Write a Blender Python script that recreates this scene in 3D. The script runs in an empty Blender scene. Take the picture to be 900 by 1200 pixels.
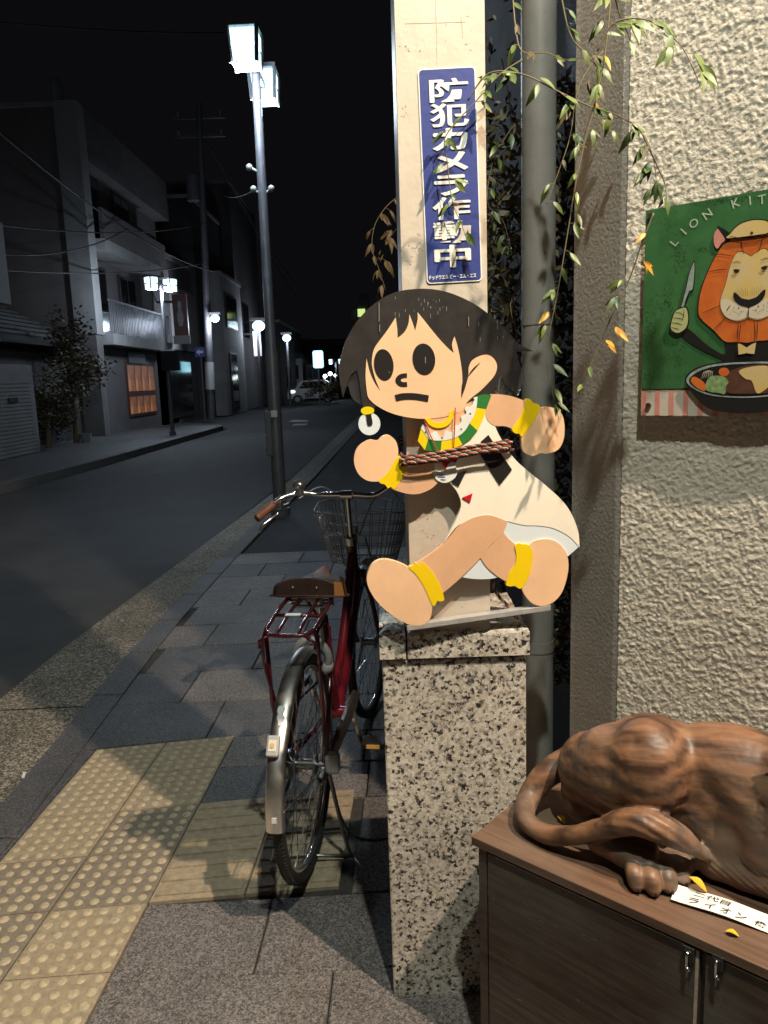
import bpy, math, random
import numpy as np
from mathutils import Vector, Matrix, noise
random.seed(7)
R_ = math.radians
S = bpy.context.scene
COL = S.collection

# ------------------------------------------------------------------ camera
F = 900.0; CH = 1.5                       # focal length in photo pixels (900 x 1200), eye height
_u = np.array([-172, 5160, 900.0]); _u /= np.linalg.norm(_u)
_f = np.array([0, 0, -1.0]); _y = _f - _u * (_f @ _u); _y /= np.linalg.norm(_y); _x = np.cross(_y, _u)
RM = np.array([_x, _y, _u])
cam_d = bpy.data.cameras.new('camera'); cam = bpy.data.objects.new('camera', cam_d); COL.objects.link(cam)
cam_d.sensor_fit = 'VERTICAL'; cam_d.sensor_height = 24; cam_d.lens = F * 24 / 1200
cam_d.clip_start = .02; cam_d.clip_end = 2000
m = Matrix([list(r) for r in RM]).to_4x4(); m.translation = (0, 0, CH); cam.matrix_world = m
S.camera = cam

def ray(px, py):
    return RM @ np.array([(px - 450) / F, -(py - 600) / F, -1.0])
def pt(px, py, n, c):
    """point where the line of sight through a photo pixel meets the plane n.p = c"""
    n = np.array(n, float); d = ray(px, py); o = np.array([0, 0, CH])
    return Vector(o + d * ((c - n @ o) / (n @ d)))
def G(px, py, z=0): return pt(px, py, (0, 0, 1), z)
def AY(px, py, y): return pt(px, py, (0, 1, 0), y)
def AX(px, py, x): return pt(px, py, (1, 0, 0), x)

# ------------------------------------------------------------------ world, exposure
S.view_settings.view_transform = 'Standard'; S.view_settings.look = 'None'
S.view_settings.exposure = 0.33; S.view_settings.gamma = 1
S.view_settings.use_curve_mapping = False
W = bpy.data.worlds.new('World'); S.world = W; W.use_nodes = True
wn = W.node_tree.nodes; wl = W.node_tree.links
bg = wn['Background']
sky = wn.new('ShaderNodeTexSky'); sky.sky_type = 'NISHITA'; sky.sun_disc = False
sky.sun_elevation = R_(-6); sky.sun_rotation = R_(200)
hs = wn.new('ShaderNodeMixRGB'); hs.inputs[0].default_value = .9
hs.inputs[2].default_value = (.0030, .0030, .0036, 1)
wl.new(sky.outputs[0], hs.inputs[1]); wl.new(hs.outputs[0], bg.inputs[0]); bg.inputs[1].default_value = 1.0

def lamp(name, loc, watt, col, rad=.04, spot=None, aim=None, blend=.6, parent=None):
    d = bpy.data.lights.new(name, 'SPOT' if spot else 'POINT'); d.energy = watt; d.color = col; d.shadow_soft_size = rad
    if spot: d.spot_size = R_(spot); d.spot_blend = blend
    o = bpy.data.objects.new(name, d); COL.objects.link(o); o.location = loc
    if aim is not None:
        o.rotation_euler = (Vector(aim) - Vector(loc)).to_track_quat('-Z', 'Y').to_euler()
    return o
LA = Vector((1.49, .13, 4.41)); LB = Vector((.40, -.12, 4.40))
lamp('warm_downlight', LA, 700, (1, .80, .60), .032, 150, (-.05, 1.9, 0.2), .5)
lamp('pale_downlight', LB, 300, (.93, 1, .88), .045, 150, (-.1, 1.9, 0), .6)

# ------------------------------------------------------------------ node materials
def mat(name, col, rough=.7, metal=0, var=0, vscale=8, bump=0, bscale=60, coat=0, col2=None, detail=6, spec=.5, scratch=0):
    m = bpy.data.materials.new(name); m.use_nodes = True; nt = m.node_tree; n = nt.nodes; l = nt.links
    b = n['Principled BSDF']; b.inputs['Roughness'].default_value = rough; b.inputs['Metallic'].default_value = metal
    b.inputs['Specular IOR Level'].default_value = spec
    b.inputs['Coat Weight'].default_value = coat; b.inputs['Coat Roughness'].default_value = .15
    b.inputs['Base Color'].default_value = (*col, 1)
    tc = n.new('ShaderNodeTexCoord')
    if var or col2:
        t = n.new('ShaderNodeTexNoise'); t.inputs['Scale'].default_value = vscale; t.inputs['Detail'].default_value = detail
        t.inputs['Roughness'].default_value = .65
        l.new(tc.outputs['Object'], t.inputs['Vector'])
        r = n.new('ShaderNodeValToRGB'); r.color_ramp.elements[0].position = .32; r.color_ramp.elements[1].position = .68
        c2 = col2 or tuple(max(0, c * (1 - var)) for c in col)
        c1 = col if col2 else tuple(min(1, c * (1 + var * .5)) for c in col)
        r.color_ramp.elements[0].color = (*c2, 1); r.color_ramp.elements[1].color = (*c1, 1)
        l.new(t.outputs[0], r.inputs[0]); l.new(r.outputs[0], b.inputs['Base Color'])
        rr = n.new('ShaderNodeMapRange'); rr.inputs[3].default_value = max(.02, rough - .12); rr.inputs[4].default_value = min(1, rough + .12)
        l.new(t.outputs[0], rr.inputs[0]); l.new(rr.outputs[0], b.inputs['Roughness'])
    if bump:
        t2 = n.new('ShaderNodeTexNoise'); t2.inputs['Scale'].default_value = bscale; t2.inputs['Detail'].default_value = 5
        l.new(tc.outputs['Object'], t2.inputs['Vector'])
        bp = n.new('ShaderNodeBump'); bp.inputs['Strength'].default_value = bump; bp.inputs['Distance'].default_value = .01
        l.new(t2.outputs[0], bp.inputs['Height']); l.new(bp.outputs[0], b.inputs['Normal'])
    return m
def emis(name, col, s):
    m = bpy.data.materials.new(name); m.use_nodes = True; b = m.node_tree.nodes['Principled BSDF']
    b.inputs['Base Color'].default_value = (*col, 1); b.inputs['Emission Color'].default_value = (*col, 1)
    b.inputs['Emission Strength'].default_value = s; b.inputs['Roughness'].default_value = .4
    return m
def glassm(name, col, rough=.1, alpha=.25):
    m = bpy.data.materials.new(name); m.use_nodes = True; b = m.node_tree.nodes['Principled BSDF']
    b.inputs['Base Color'].default_value = (*col, 1); b.inputs['Roughness'].default_value = rough; b.inputs['Alpha'].default_value = alpha
    return m

def granite(name, cols, scale, rough=.45, bump=.15, tint=None):
    """speckled stone: two voronoi grains and a noise"""
    m = bpy.data.materials.new(name); m.use_nodes = True; nt = m.node_tree; n = nt.nodes; l = nt.links
    b = n['Principled BSDF']; b.inputs['Roughness'].default_value = rough
    tc = n.new('ShaderNodeTexCoord')
    dn = n.new('ShaderNodeTexNoise'); dn.inputs['Scale'].default_value = scale * 1.5; dn.inputs['Detail'].default_value = 3
    l.new(tc.outputs['Object'], dn.inputs['Vector'])
    mx = n.new('ShaderNodeVectorMath'); mx.operation = 'MULTIPLY_ADD'
    mx.inputs[1].default_value = (1.7 / scale,) * 3
    l.new(dn.outputs['Color'], mx.inputs[0]); l.new(tc.outputs['Object'], mx.inputs[2])
    v = n.new('ShaderNodeTexVoronoi'); v.inputs['Scale'].default_value = scale
    l.new(mx.outputs[0], v.inputs['Vector'])
    sp = n.new('ShaderNodeSeparateColor'); l.new(v.outputs['Color'], sp.inputs[0])
    nz = n.new('ShaderNodeTexNoise'); nz.inputs['Scale'].default_value = scale * .33; nz.inputs['Detail'].default_value = 4
    l.new(tc.outputs['Object'], nz.inputs['Vector'])
    ad = n.new('ShaderNodeMath'); ad.operation = 'MULTIPLY_ADD'; ad.inputs[1].default_value = .9; ad.inputs[2].default_value = -.45
    l.new(nz.outputs[0], ad.inputs[0])
    su = n.new('ShaderNodeMath'); su.operation = 'ADD'; l.new(ad.outputs[0], su.inputs[0]); l.new(sp.outputs[0], su.inputs[1])
    r = n.new('ShaderNodeValToRGB'); r.color_ramp.interpolation = 'CONSTANT'
    while len(r.color_ramp.elements) < len(cols): r.color_ramp.elements.new(.5)
    for e, (p, c) in zip(r.color_ramp.elements, cols): e.position = p; e.color = (*c, 1)
    l.new(su.outputs[0], r.inputs[0])
    last = r.outputs[0]
    n2 = n.new('ShaderNodeTexNoise'); n2.inputs['Scale'].default_value = scale * 3; n2.inputs['Detail'].default_value = 2
    l.new(tc.outputs['Object'], n2.inputs['Vector'])
    mm = n.new('ShaderNodeMixRGB'); mm.blend_type = 'MULTIPLY'; mm.inputs[0].default_value = .5
    l.new(last, mm.inputs[1]); l.new(n2.outputs['Color'], mm.inputs[2])
    # desaturate the grain noise
    bw = n.new('ShaderNodeMapRange'); bw.inputs[3].default_value = .45; bw.inputs[4].default_value = 1.5
    l.new(n2.outputs[0], bw.inputs[0]); l.new(bw.outputs[0], mm.inputs[2])
    # wide dirt
    n3 = n.new('ShaderNodeTexNoise'); n3.inputs['Scale'].default_value = 3.5; n3.inputs['Detail'].default_value = 5
    l.new(tc.outputs['Object'], n3.inputs['Vector'])
    b3 = n.new('ShaderNodeMapRange'); b3.inputs[1].default_value = .3; b3.inputs[2].default_value = .7; b3.inputs[3].default_value = .72; b3.inputs[4].default_value = 1.1
    l.new(n3.outputs[0], b3.inputs[0])
    m3 = n.new('ShaderNodeMixRGB'); m3.blend_type = 'MULTIPLY'; m3.inputs[0].default_value = 1
    l.new(mm.outputs[0], m3.inputs[1]); l.new(b3.outputs[0], m3.inputs[2])
    l.new(m3.outputs[0], b.inputs['Base Color'])
    bp = n.new('ShaderNodeBump'); bp.inputs['Strength'].default_value = bump; bp.inputs['Distance'].default_value = .004
    l.new(n2.outputs[0], bp.inputs['Height']); l.new(bp.outputs[0], b.inputs['Normal'])
    return m

def wood(name, c1, c2, axis=(1, 0, 0), scale=6, rough=.5, stretch=14, coat=.0, grey=None, bump=.25, rings=0):
    m = bpy.data.materials.new(name); m.use_nodes = True; nt = m.node_tree; n = nt.nodes; l = nt.links
    b = n['Principled BSDF']; b.inputs['Roughness'].default_value = rough; b.inputs['Coat Weight'].default_value = coat
    tc = n.new('ShaderNodeTexCoord'); mp = n.new('ShaderNodeMapping')
    ax = Vector(axis).normalized()
    q = Vector((1, 0, 0)).rotation_difference(ax).inverted().to_euler()
    rot = n.new('ShaderNodeMapping'); rot.inputs['Rotation'].default_value = q
    l.new(tc.outputs['Object'], rot.inputs[0])
    mp.inputs['Scale'].default_value = (1, stretch, stretch); l.new(rot.outputs[0], mp.inputs[0])
    t = n.new('ShaderNodeTexNoise'); t.inputs['Scale'].default_value = scale; t.inputs['Detail'].default_value = 8; t.inputs['Distortion'].default_value = .6
    l.new(mp.outputs[0], t.inputs['Vector'])
    r = n.new('ShaderNodeValToRGB'); r.color_ramp.elements[0].position = .3; r.color_ramp.elements[1].position = .7
    r.color_ramp.elements[0].color = (*c1, 1); r.color_ramp.elements[1].color = (*c2, 1)
    fac = t.outputs[0]
    if rings:
        w = n.new('ShaderNodeTexWave'); w.wave_type = 'RINGS'; w.rings_direction = 'X'
        w.inputs['Scale'].default_value = rings; w.inputs['Distortion'].default_value = 5; w.inputs['Detail'].default_value = 4; w.inputs['Detail Scale'].default_value = .8
        l.new(rot.outputs[0], w.inputs['Vector'])
        mi = n.new('ShaderNodeMath'); mi.operation = 'MULTIPLY_ADD'; mi.inputs[1].default_value = .30
        ha = n.new('ShaderNodeMath'); ha.operation = 'MULTIPLY'; ha.inputs[1].default_value = .72
        l.new(t.outputs[0], ha.inputs[0]); l.new(w.outputs['Fac'], mi.inputs[0]); l.new(ha.outputs[0], mi.inputs[2]); fac = mi.outputs[0]
    l.new(fac, r.inputs[0]); out = r.outputs[0]
    if grey:
        g = n.new('ShaderNodeTexNoise'); g.inputs['Scale'].default_value = 5; g.inputs['Detail'].default_value = 6
        l.new(tc.outputs['Object'], g.inputs['Vector'])
        gr = n.new('ShaderNodeMapRange'); gr.inputs[1].default_value = .42; gr.inputs[2].default_value = .66
        l.new(g.outputs[0], gr.inputs[0])
        mx = n.new('ShaderNodeMixRGB'); mx.inputs[2].default_value = (*grey, 1)
        k = n.new('ShaderNodeMath'); k.operation = 'MULTIPLY'; k.inputs[1].default_value = .7
        l.new(gr.outputs[0], k.inputs[0]); l.new(k.outputs[0], mx.inputs[0]); l.new(out, mx.inputs[1]); out = mx.outputs[0]
    l.new(out, b.inputs['Base Color'])
    bp = n.new('ShaderNodeBump'); bp.inputs['Strength'].default_value = bump; bp.inputs['Distance'].default_value = .004
    l.new(fac, bp.inputs['Height']); l.new(bp.outputs[0], b.inputs['Normal'])
    return m

M = {}
M['granite'] = granite('speckled_granite', [(0, (.03, .028, .028)), (.11, (.17, .15, .13)), (.22, (.42, .38, .33)), (.42, (.60, .55, .47)), (.70, (.54, .45, .34)), (.79, (.70, .65, .58))], 150, .38, .1)
M['slab'] = granite('paving_granite', [(0, (.055, .052, .055)), (.25, (.13, .115, .11)), (.5, (.19, .17, .16)), (.75, (.24, .21, .195)), (.9, (.31, .28, .25))], 270, .6, .35)
M['slab2'] = granite('paving_granite_grey', [(0, (.04, .04, .046)), (.3, (.085, .083, .09)), (.6, (.12, .115, .12)), (.85, (.18, .175, .175))], 270, .6, .35)
M['joint'] = mat('joint_mortar', (.05, .045, .04), .95, var=.5, vscale=40, bump=.3)
M['tactile'] = mat('yellow_tactile', (.44, .36, .245), .75, col2=(.27, .22, .155), vscale=42, bump=.5, bscale=260)
M['tactile_worn'] = mat('worn_grey_tactile', (.31, .26, .20), .8, col2=(.19, .16, .125), vscale=42, bump=.6, bscale=260)
M['dome'] = mat('worn_dome', (.58, .48, .32), .6, col2=(.34, .28, .19), vscale=70, bump=.2, bscale=200)
M['asphalt'] = mat('asphalt', (.070, .068, .068), .8, col2=(.034, .034, .037), vscale=1.3, detail=12, bump=.5, bscale=240)
M['lot'] = mat('dark_asphalt', (.03, .03, .032), .85, var=.4, vscale=30, bump=.4, bscale=220)
M['gutter'] = granite('gutter_concrete', [(0, (.07, .062, .05)), (.3, (.16, .14, .11)), (.6, (.28, .25, .20)), (.82, (.48, .43, .35))], 150, .85, .6)
M['kerb'] = mat('kerb_stone', (.17, .165, .16), .75, col2=(.09, .085, .085), vscale=25, bump=.4, bscale=150)
M['paint_w'] = mat('worn_white_paint', (.5, .5, .5), .7, var=.4, vscale=8)
M['pillar'] = mat('cream_pillar_paint', (.61, .53, .44), .42, col2=(.55, .475, .39), vscale=5, bump=.12, bscale=45)
M['rust'] = mat('rust_streak', (.30, .19, .11), .8, var=.4, vscale=60)
M['grime'] = mat('grime_mark', (.36, .31, .26), .8, var=.4, vscale=60)
M['stucco'] = mat('sprayed_stucco', (.64, .59, .50), .85, col2=(.53, .485, .41), vscale=5, bump=.35, bscale=150)
M['column'] = mat('grey_render', (.42, .385, .34), .8, col2=(.33, .30, .265), vscale=4, bump=.4, bscale=120)
M['pipe'] = mat('grey_pvc', (.25, .24, .22), .45, var=.25, vscale=5, bump=.05)
M['blue'] = mat('faded_blue_print', (.028, .045, .21), .45, col2=(.045, .062, .26), vscale=22, bump=.05)
M['white'] = mat('white_print', (.78, .78, .74), .5, var=.1, vscale=30)
M['skin'] = mat('peach_paint', (.88, .55, .33), .42, var=.09, vscale=9, bump=.03, bscale=70)
M['skin2'] = mat('tan_paint', (.74, .43, .25), .42, var=.10, vscale=9, bump=.03, bscale=70)
M['hair'] = mat('charcoal_paint', (.034, .030, .028), .38, var=.25, vscale=20, bump=.04, bscale=90)
M['black'] = mat('black_paint', (.018, .015, .015), .4)
M['cream'] = mat('cream_paint', (.93, .84, .70), .42, var=.07, vscale=8)
M['gold'] = mat('yellow_paint', (.90, .62, .005), .4, var=.04)
M['green'] = mat('green_paint', (.03, .19, .04), .4, var=.06)
M['paleblue'] = mat('pale_blue_paint', (.72, .78, .82), .42)
M['red'] = mat('red_paint', (.55, .01, .02), .4)
M['acrylic'] = glassm('clear_acrylic', (.26, .26, .27), .08, .09)
M['alu'] = mat('aluminium', (.62, .60, .58), .4, metal=.5, var=.15, vscale=30)
M['chrome'] = mat('chrome', (.68, .67, .66), .15, metal=.95, var=.2, vscale=20)
M['steel'] = mat('dull_steel', (.32, .32, .32), .35, metal=1, var=.25, vscale=30)
M['wire'] = mat('basket_wire', (.55, .53, .50), .22, metal=.75)
M['maroon'] = mat('maroon_enamel', (.085, .006, .012), .22, coat=.7, var=.15, vscale=10)
M['rubber'] = mat('tyre_rubber', (.018, .018, .018), .6, bump=.3, bscale=120)
M['brown'] = mat('brown_saddle', (.055, .024, .016), .6, var=.3, vscale=20, bump=.15, bscale=120)
M['tan'] = mat('tan_leather', (.50, .20, .06), .42, var=.2, vscale=12)
M['grip'] = mat('brown_grip', (.12, .045, .024), .5, var=.3, vscale=30, bump=.2)
M['plast'] = mat('grey_plastic', (.42, .41, .40), .45, var=.1)
M['blackp'] = mat('black_plastic', (.015, .015, .015), .45)
M['amber'] = mat('amber_reflector', (.75, .45, .12), .25)
M['lensw'] = mat('white_reflector', (.7, .7, .68), .3)
M['sticker'] = mat('yellow_sticker', (.6, .45, .02), .4)
M['stem'] = mat('vine_stem', (.17, .14, .07), .7)
M['leaf'] = mat('green_leaf', (.10, .14, .030), .45, col2=(.055, .085, .02), vscale=30)
M['leafp'] = mat('pale_green_leaf', (.17, .22, .05), .45, col2=(.09, .13, .03), vscale=30)
M['leafy'] = mat('yellow_leaf', (.62, .33, .03), .5, col2=(.42, .20, .02), vscale=40)
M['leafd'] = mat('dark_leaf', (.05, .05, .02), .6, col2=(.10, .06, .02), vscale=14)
M['gleaf'] = mat('ginkgo_yellow', (.80, .50, .03), .5, var=.2, vscale=40)
M['paper'] = mat('laminated_paper', (.85, .83, .78), .3, var=.04)
M['ink'] = mat('ink', (.012, .012, .012), .6)

# ------------------------------------------------------------------ mesh building
class MB:
    def __init__(s): s.v = []; s.f = []
    def add(s, vs, fs):
        o = len(s.v); s.v += [tuple(v) for v in vs]; s.f += [tuple(i + o for i in f) for f in fs]; return s
    def box(s, c, size, ax=None):
        c = Vector(c); X, Y, Z = ax or (Vector((1, 0, 0)), Vector((0, 1, 0)), Vector((0, 0, 1)))
        hx, hy, hz = [k / 2 for k in size]
        vs = [c + X * (i * hx) + Y * (j * hy) + Z * (k * hz) for i in (-1, 1) for j in (-1, 1) for k in (-1, 1)]
        return s.add(vs, [(0, 1, 3, 2), (4, 6, 7, 5), (0, 4, 5, 1), (2, 3, 7, 6), (0, 2, 6, 4), (1, 5, 7, 3)])
    def b2(s, lo, hi):
        return s.box([(a + b) / 2 for a, b in zip(lo, hi)], [abs(b - a) for a, b in zip(lo, hi)])
    def tube(s, path, r, n=8, cap=True, flat=None):
        P = [Vector(p) for p in path]; k = len(P)
        rs = r if isinstance(r, (list, tuple)) else [r] * k
        t0 = (P[1] - P[0]).normalized(); a = t0.orthogonal().normalized(); rings = []
        for i in range(k):
            t = (P[min(i + 1, k - 1)] - P[max(i - 1, 0)]).normalized()
            a = (a - t * a.dot(t))
            a = a.normalized() if a.length > 1e-6 else t.orthogonal().normalized()
            b = t.cross(a)
            rings.append([P[i] + (a * math.cos(2 * math.pi * j / n) + b * math.sin(2 * math.pi * j / n)) * rs[i] for j in range(n)])
        vs = [v for rg in rings for v in rg]
        fs = [(i * n + j, i * n + (j + 1) % n, (i + 1) * n + (j + 1) % n, (i + 1) * n + j) for i in range(k - 1) for j in range(n)]
        if cap: fs += [tuple(range(n))[::-1], tuple((k - 1) * n + j for j in range(n))]
        return s.add(vs, fs)
    def prism(s, poly, O, U, V, N, d0, d1):
        """2D polygon extruded between depths d0 and d1 along N"""
        O, U, V, N = map(Vector, (O, U, V, N)); n = len(poly)
        vs = [O + U * x + V * y + N * d for d in (d0, d1) for x, y in poly]
        return s.add(vs, [tuple(range(n))[::-1], tuple(range(n, 2 * n))] + [(i, (i + 1) % n, n + (i + 1) % n, n + i) for i in range(n)])
    def quadslab(s, q, z0, z1, bev=.0):
        """paving piece from four ground corners; worn upper edge"""
        q = [Vector((p[0], p[1], 0)) for p in q]; c = sum(q, Vector()) / 4
        if bev:
            qi = [p + (c - p).normalized() * bev * 1.4 for p in q]
            vs = [Vector((p.x, p.y, z0)) for p in q] + [Vector((p.x, p.y, z1 - bev)) for p in q] + [Vector((p.x, p.y, z1)) for p in qi]
            fs = [(3, 2, 1, 0)] + [(i, (i + 1) % 4, 4 + (i + 1) % 4, 4 + i) for i in range(4)] + [(4 + i, 4 + (i + 1) % 4, 8 + (i + 1) % 4, 8 + i) for i in range(4)] + [(8, 9, 10, 11)]
        else:
            vs = [Vector((p.x, p.y, z0)) for p in q] + [Vector((p.x, p.y, z1)) for p in q]
            fs = [(3, 2, 1, 0)] + [(i, (i + 1) % 4, 4 + (i + 1) % 4, 4 + i) for i in range(4)] + [(4, 5, 6, 7)]
        return s.add(vs, fs)
    def ell(s, c, r, ax=None, nu=16, nv=10):
        c = Vector(c); X, Y, Z = ax or (Vector((1, 0, 0)), Vector((0, 1, 0)), Vector((0, 0, 1)))
        if not hasattr(r, '__len__'): r = (r, r, r)
        vs = [c + Z * r[2]]; fs = []
        for i in range(1, nv):
            th = math.pi * i / nv
            for j in range(nu):
                ph = 2 * math.pi * j / nu
                vs.append(c + X * (r[0] * math.sin(th) * math.cos(ph)) + Y * (r[1] * math.sin(th) * math.sin(ph)) + Z * (r[2] * math.cos(th)))
        vs.append(c - Z * r[2])
        fs += [(0, 1 + j, 1 + (j + 1) % nu) for j in range(nu)]
        for i in range(nv - 2):
            a = 1 + i * nu
            fs += [(a + j, a + nu + j, a + nu + (j + 1) % nu, a + (j + 1) % nu) for j in range(nu)]
        a = 1 + (nv - 2) * nu
        fs += [(len(vs) - 1, a + (j + 1) % nu, a + j) for j in range(nu)]
        return s.add(vs, fs)
    def cyl(s, a, b, r, n=16): return s.tube([a, b], r, n)

def root_origin(p):
    o = Vector((0, 0, 0))
    while p is not None: o += p.location; p = p.parent
    return o
def obj(name, mb, m, parent=None, smooth=False, origin=None, bevel=0, sub=0):
    me = bpy.data.meshes.new(name)
    o = bpy.data.objects.new(name, me); COL.objects.link(o)
    off = root_origin(parent)
    loc = Vector((0, 0, 0))
    if origin is not None: loc = Vector(origin) - off
    o.location = loc; off = off + loc
    me.from_pydata([tuple(Vector(v) - off) for v in mb.v], [], mb.f); me.update()
    me.materials.append(m)
    if smooth:
        me.polygons.foreach_set('use_smooth', [True] * len(me.polygons))
        if smooth != 'all': me.set_sharp_from_angle(angle=R_(38))
    if parent is not None: o.parent = parent
    if bevel:
        md = o.modifiers.new('bevel', 'BEVEL'); md.width = bevel; md.segments = 2; md.limit_method = 'ANGLE'; md.angle_limit = R_(40)
    return o
def struct(name, mb, m, **k):
    o = obj(name, mb, m, **k); o['kind'] = 'structure'; return o
def tag(o, label, cat, group=None):
    o['label'] = label; o['category'] = cat
    if group: o['group'] = group
    return o
def thing(name, label, cat, loc=(0, 0, 0), group=None):
    o = bpy.data.objects.new(name, None); COL.objects.link(o); o.location = loc; o.empty_display_size = .1
    return tag(o, label, cat, group)
def instance(name, src, parent, mw=None):
    o = bpy.data.objects.new(name, src.data if hasattr(src, 'data') else src); COL.objects.link(o)
    if parent is not None: o.parent = parent
    if mw is not None:
        mw = mw.copy(); mw.translation = mw.translation - root_origin(parent); o.matrix_local = mw
    return o
def catmull(P, k=6):
    P = [Vector(p) for p in P]; out = []
    for i in range(len(P) - 1):
        a = P[max(i - 1, 0)]; b = P[i]; c = P[i + 1]; d = P[min(i + 2, len(P) - 1)]
        for j in range(k):
            t = j / k
            out.append(.5 * ((2 * b) + (c - a) * t + (2 * a - 5 * b + 4 * c - d) * t * t + (3 * b - a - 3 * c + d) * t ** 3))
    out.append(P[-1]); return out
def closed2(P, k=5):
    """smooth closed outline through 2D points; a point given as (x, y, 1) keeps its corner"""
    n = len(P); out = []
    for i in range(n):
        a, b, c, d = P[i - 1], P[i], P[(i + 1) % n], P[(i + 2) % n]
        sb = len(b) > 2; sc = len(c) > 2
        a = b if sb else a; d = c if sc else d
        for j in range(k):
            t = j / k
            out.append(tuple(.5 * ((2 * b[q]) + (c[q] - a[q]) * t + (2 * a[q] - 5 * b[q] + 4 * c[q] - d[q]) * t * t + (3 * b[q] - a[q] - 3 * c[q] + d[q]) * t ** 3) for q in (0, 1)))
    return out
def text_mesh(s, O, U, V, N, w=None, h=None, bold=0.0, th=.0004, shear=0):
    """lettering as thin geometry, centred on O"""
    cu = bpy.data.curves.new('t', 'FONT'); cu.body = s; cu.size = 1; cu.offset = bold; cu.extrude = 0; cu.resolution_u = 3; cu.shear = shear
    ob = bpy.data.objects.new('t', cu); COL.objects.link(ob)
    dg = bpy.context.evaluated_depsgraph_get(); me = bpy.data.meshes.new_from_object(ob.evaluated_get(dg))
    vs = [v.co.copy() for v in me.vertices]; fs = [tuple(p.vertices) for p in me.polygons]
    bpy.data.objects.remove(ob); bpy.data.curves.remove(cu); bpy.data.meshes.remove(me)
    mb = MB()
    if not vs: return mb
    x0, x1 = min(v.x for v in vs), max(v.x for v in vs); y0, y1 = min(v.y for v in vs), max(v.y for v in vs)
    sx = w / (x1 - x0) if w else None; sy = h / (y1 - y0) if h else None
    sx = sx or sy; sy = sy or sx
    O, U, V, N = map(Vector, (O, U, V, N))
    mb.add([O + U * ((v.x - (x0 + x1) / 2) * sx) + V * ((v.y - (y0 + y1) / 2) * sy) + N * th for v in vs], fs)
    return mb

# ------------------------------------------------------------------ ground
mb = MB(); mb.add([(-300, -60, -.09), (300, -60, -.09), (300, 500, -.09), (-300, 500, -.09)], [(0, 1, 2, 3)])
struct('ground', mb, M['lot'])
mb = MB()
RK = [(-1.96, -3), (-1.96, 3.6), (-1.95, 4.3), (-1.82, 6.25), (-1.47, 12.5), (-.85, 35), (1.0, 75), (3, 120)]   # road edge, our side
LK = [(-6.2, -3), (-5.75, 11.4), (-5.49, 15), (-5.24, 25.6), (-5.3, 26.6), (-9, 27.5), (-30, 29.5), (-30, 35.5), (-6.2, 36), (-4.4, 46), (-1.5, 75), (0.4, 120)]
mb.add([(x, y, -.035) for x, y in RK + LK[::-1]], [tuple(range(len(RK) + len(LK)))])
struct('road', mb, M['asphalt'])
# gutter: cast concrete lengths
gut = thing('gutter', '', ''); del gut['label'], gut['category']; gut['kind'] = 'structure'
def kx(y): return np.interp(y, [-2, 2.6, 4.5, 6.1, 8.2, 12, 35], [-1.45, -1.445, -1.50, -1.47, -1.40, -1.23, -.45])
def gx(y): return np.interp(y, [-2, 3.6, 4.3, 6.25, 9.7, 12, 35], [-1.97, -1.965, -1.955, -1.82, -1.60, -1.46, -.86])
ys = [-1.5, .6, 1.95, 3.52, 6.2, 8.6, 11.2, 14, 17, 21, 26, 33]
for a, b in zip(ys, ys[1:]):
    mb = MB(); n = 6
    for i in range(n):
        p, q = a + (b - a) * i / n + (.006 if i == 0 else 0), a + (b - a) * (i + 1) / n - (.006 if i == n - 1 else 0)
        mb.add([(gx(p), p, -.029), (kx(p) - .005, p, -.022), (kx(q) - .005, q, -.022), (gx(q), q, -.029)], [(0, 1, 2, 3)])
    obj('gutter_length', mb, M['gutter'], gut)
# kerb stones
kb = thing('kerb', '', ''); del kb['label'], kb['category']; kb['kind'] = 'structure'
y = -.6
while y < 34:
    L = .6 if y < 12 else 3
    b = y + L
    mb = MB(); mb.quadslab([(kx(y), y + .004), (kx(y) + .15, y + .004), (kx(b) + .15, b - .004), (kx(b), b - .004)], -.12, random.uniform(-.001, .0015), .006)
    obj('kerb_stone', mb, M['slab2' if y < 6.5 else 'kerb'], kb); y = b
# pavement: bed and pieces
mb = MB(); mb.add([(-1.31, -.6, -.014), (3.2, -.6, -.014), (3.2, 6.73, -.014), (-1.33, 6.73, -.014), (-1.38, 4.5, -.014)], [(0, 1, 2, 3, 4)])
pav = struct('pavement', mb, M['joint'])
mb = MB(); mb.add([(-1.28, 6.73, -.012), (6, 6.73, -.012), (6, 34, -.012), (-.35, 34, -.012), (-1.05, 12, -.012)], [(0, 1, 2, 3, 4)])
struct('forecourt', mb, M['lot'])
def Rt(i, c):       # corner of the tactile grid: row i, column line c (0 right edge, 1 middle, 2 left edge, negative further right)
    r = Vector((-.677 - .0143 * i, 3.107 - .267 * i)); mdl = Vector((-.961 - .0135 * i, 3.064 - .262 * i))
    return r + (mdl - r) * c
def shrink(q, g=.002):
    c = sum((Vector(p[:2]) for p in q), Vector((0, 0))) / 4
    return [Vector(p[:2]) + (c - Vector(p[:2])).normalized() * g * 1.4 for p in q]
def bil(q, u, v): return q[0] * (1 - u) * (1 - v) + q[1] * u * (1 - v) + q[2] * u * v + q[3] * (1 - u) * v
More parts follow.
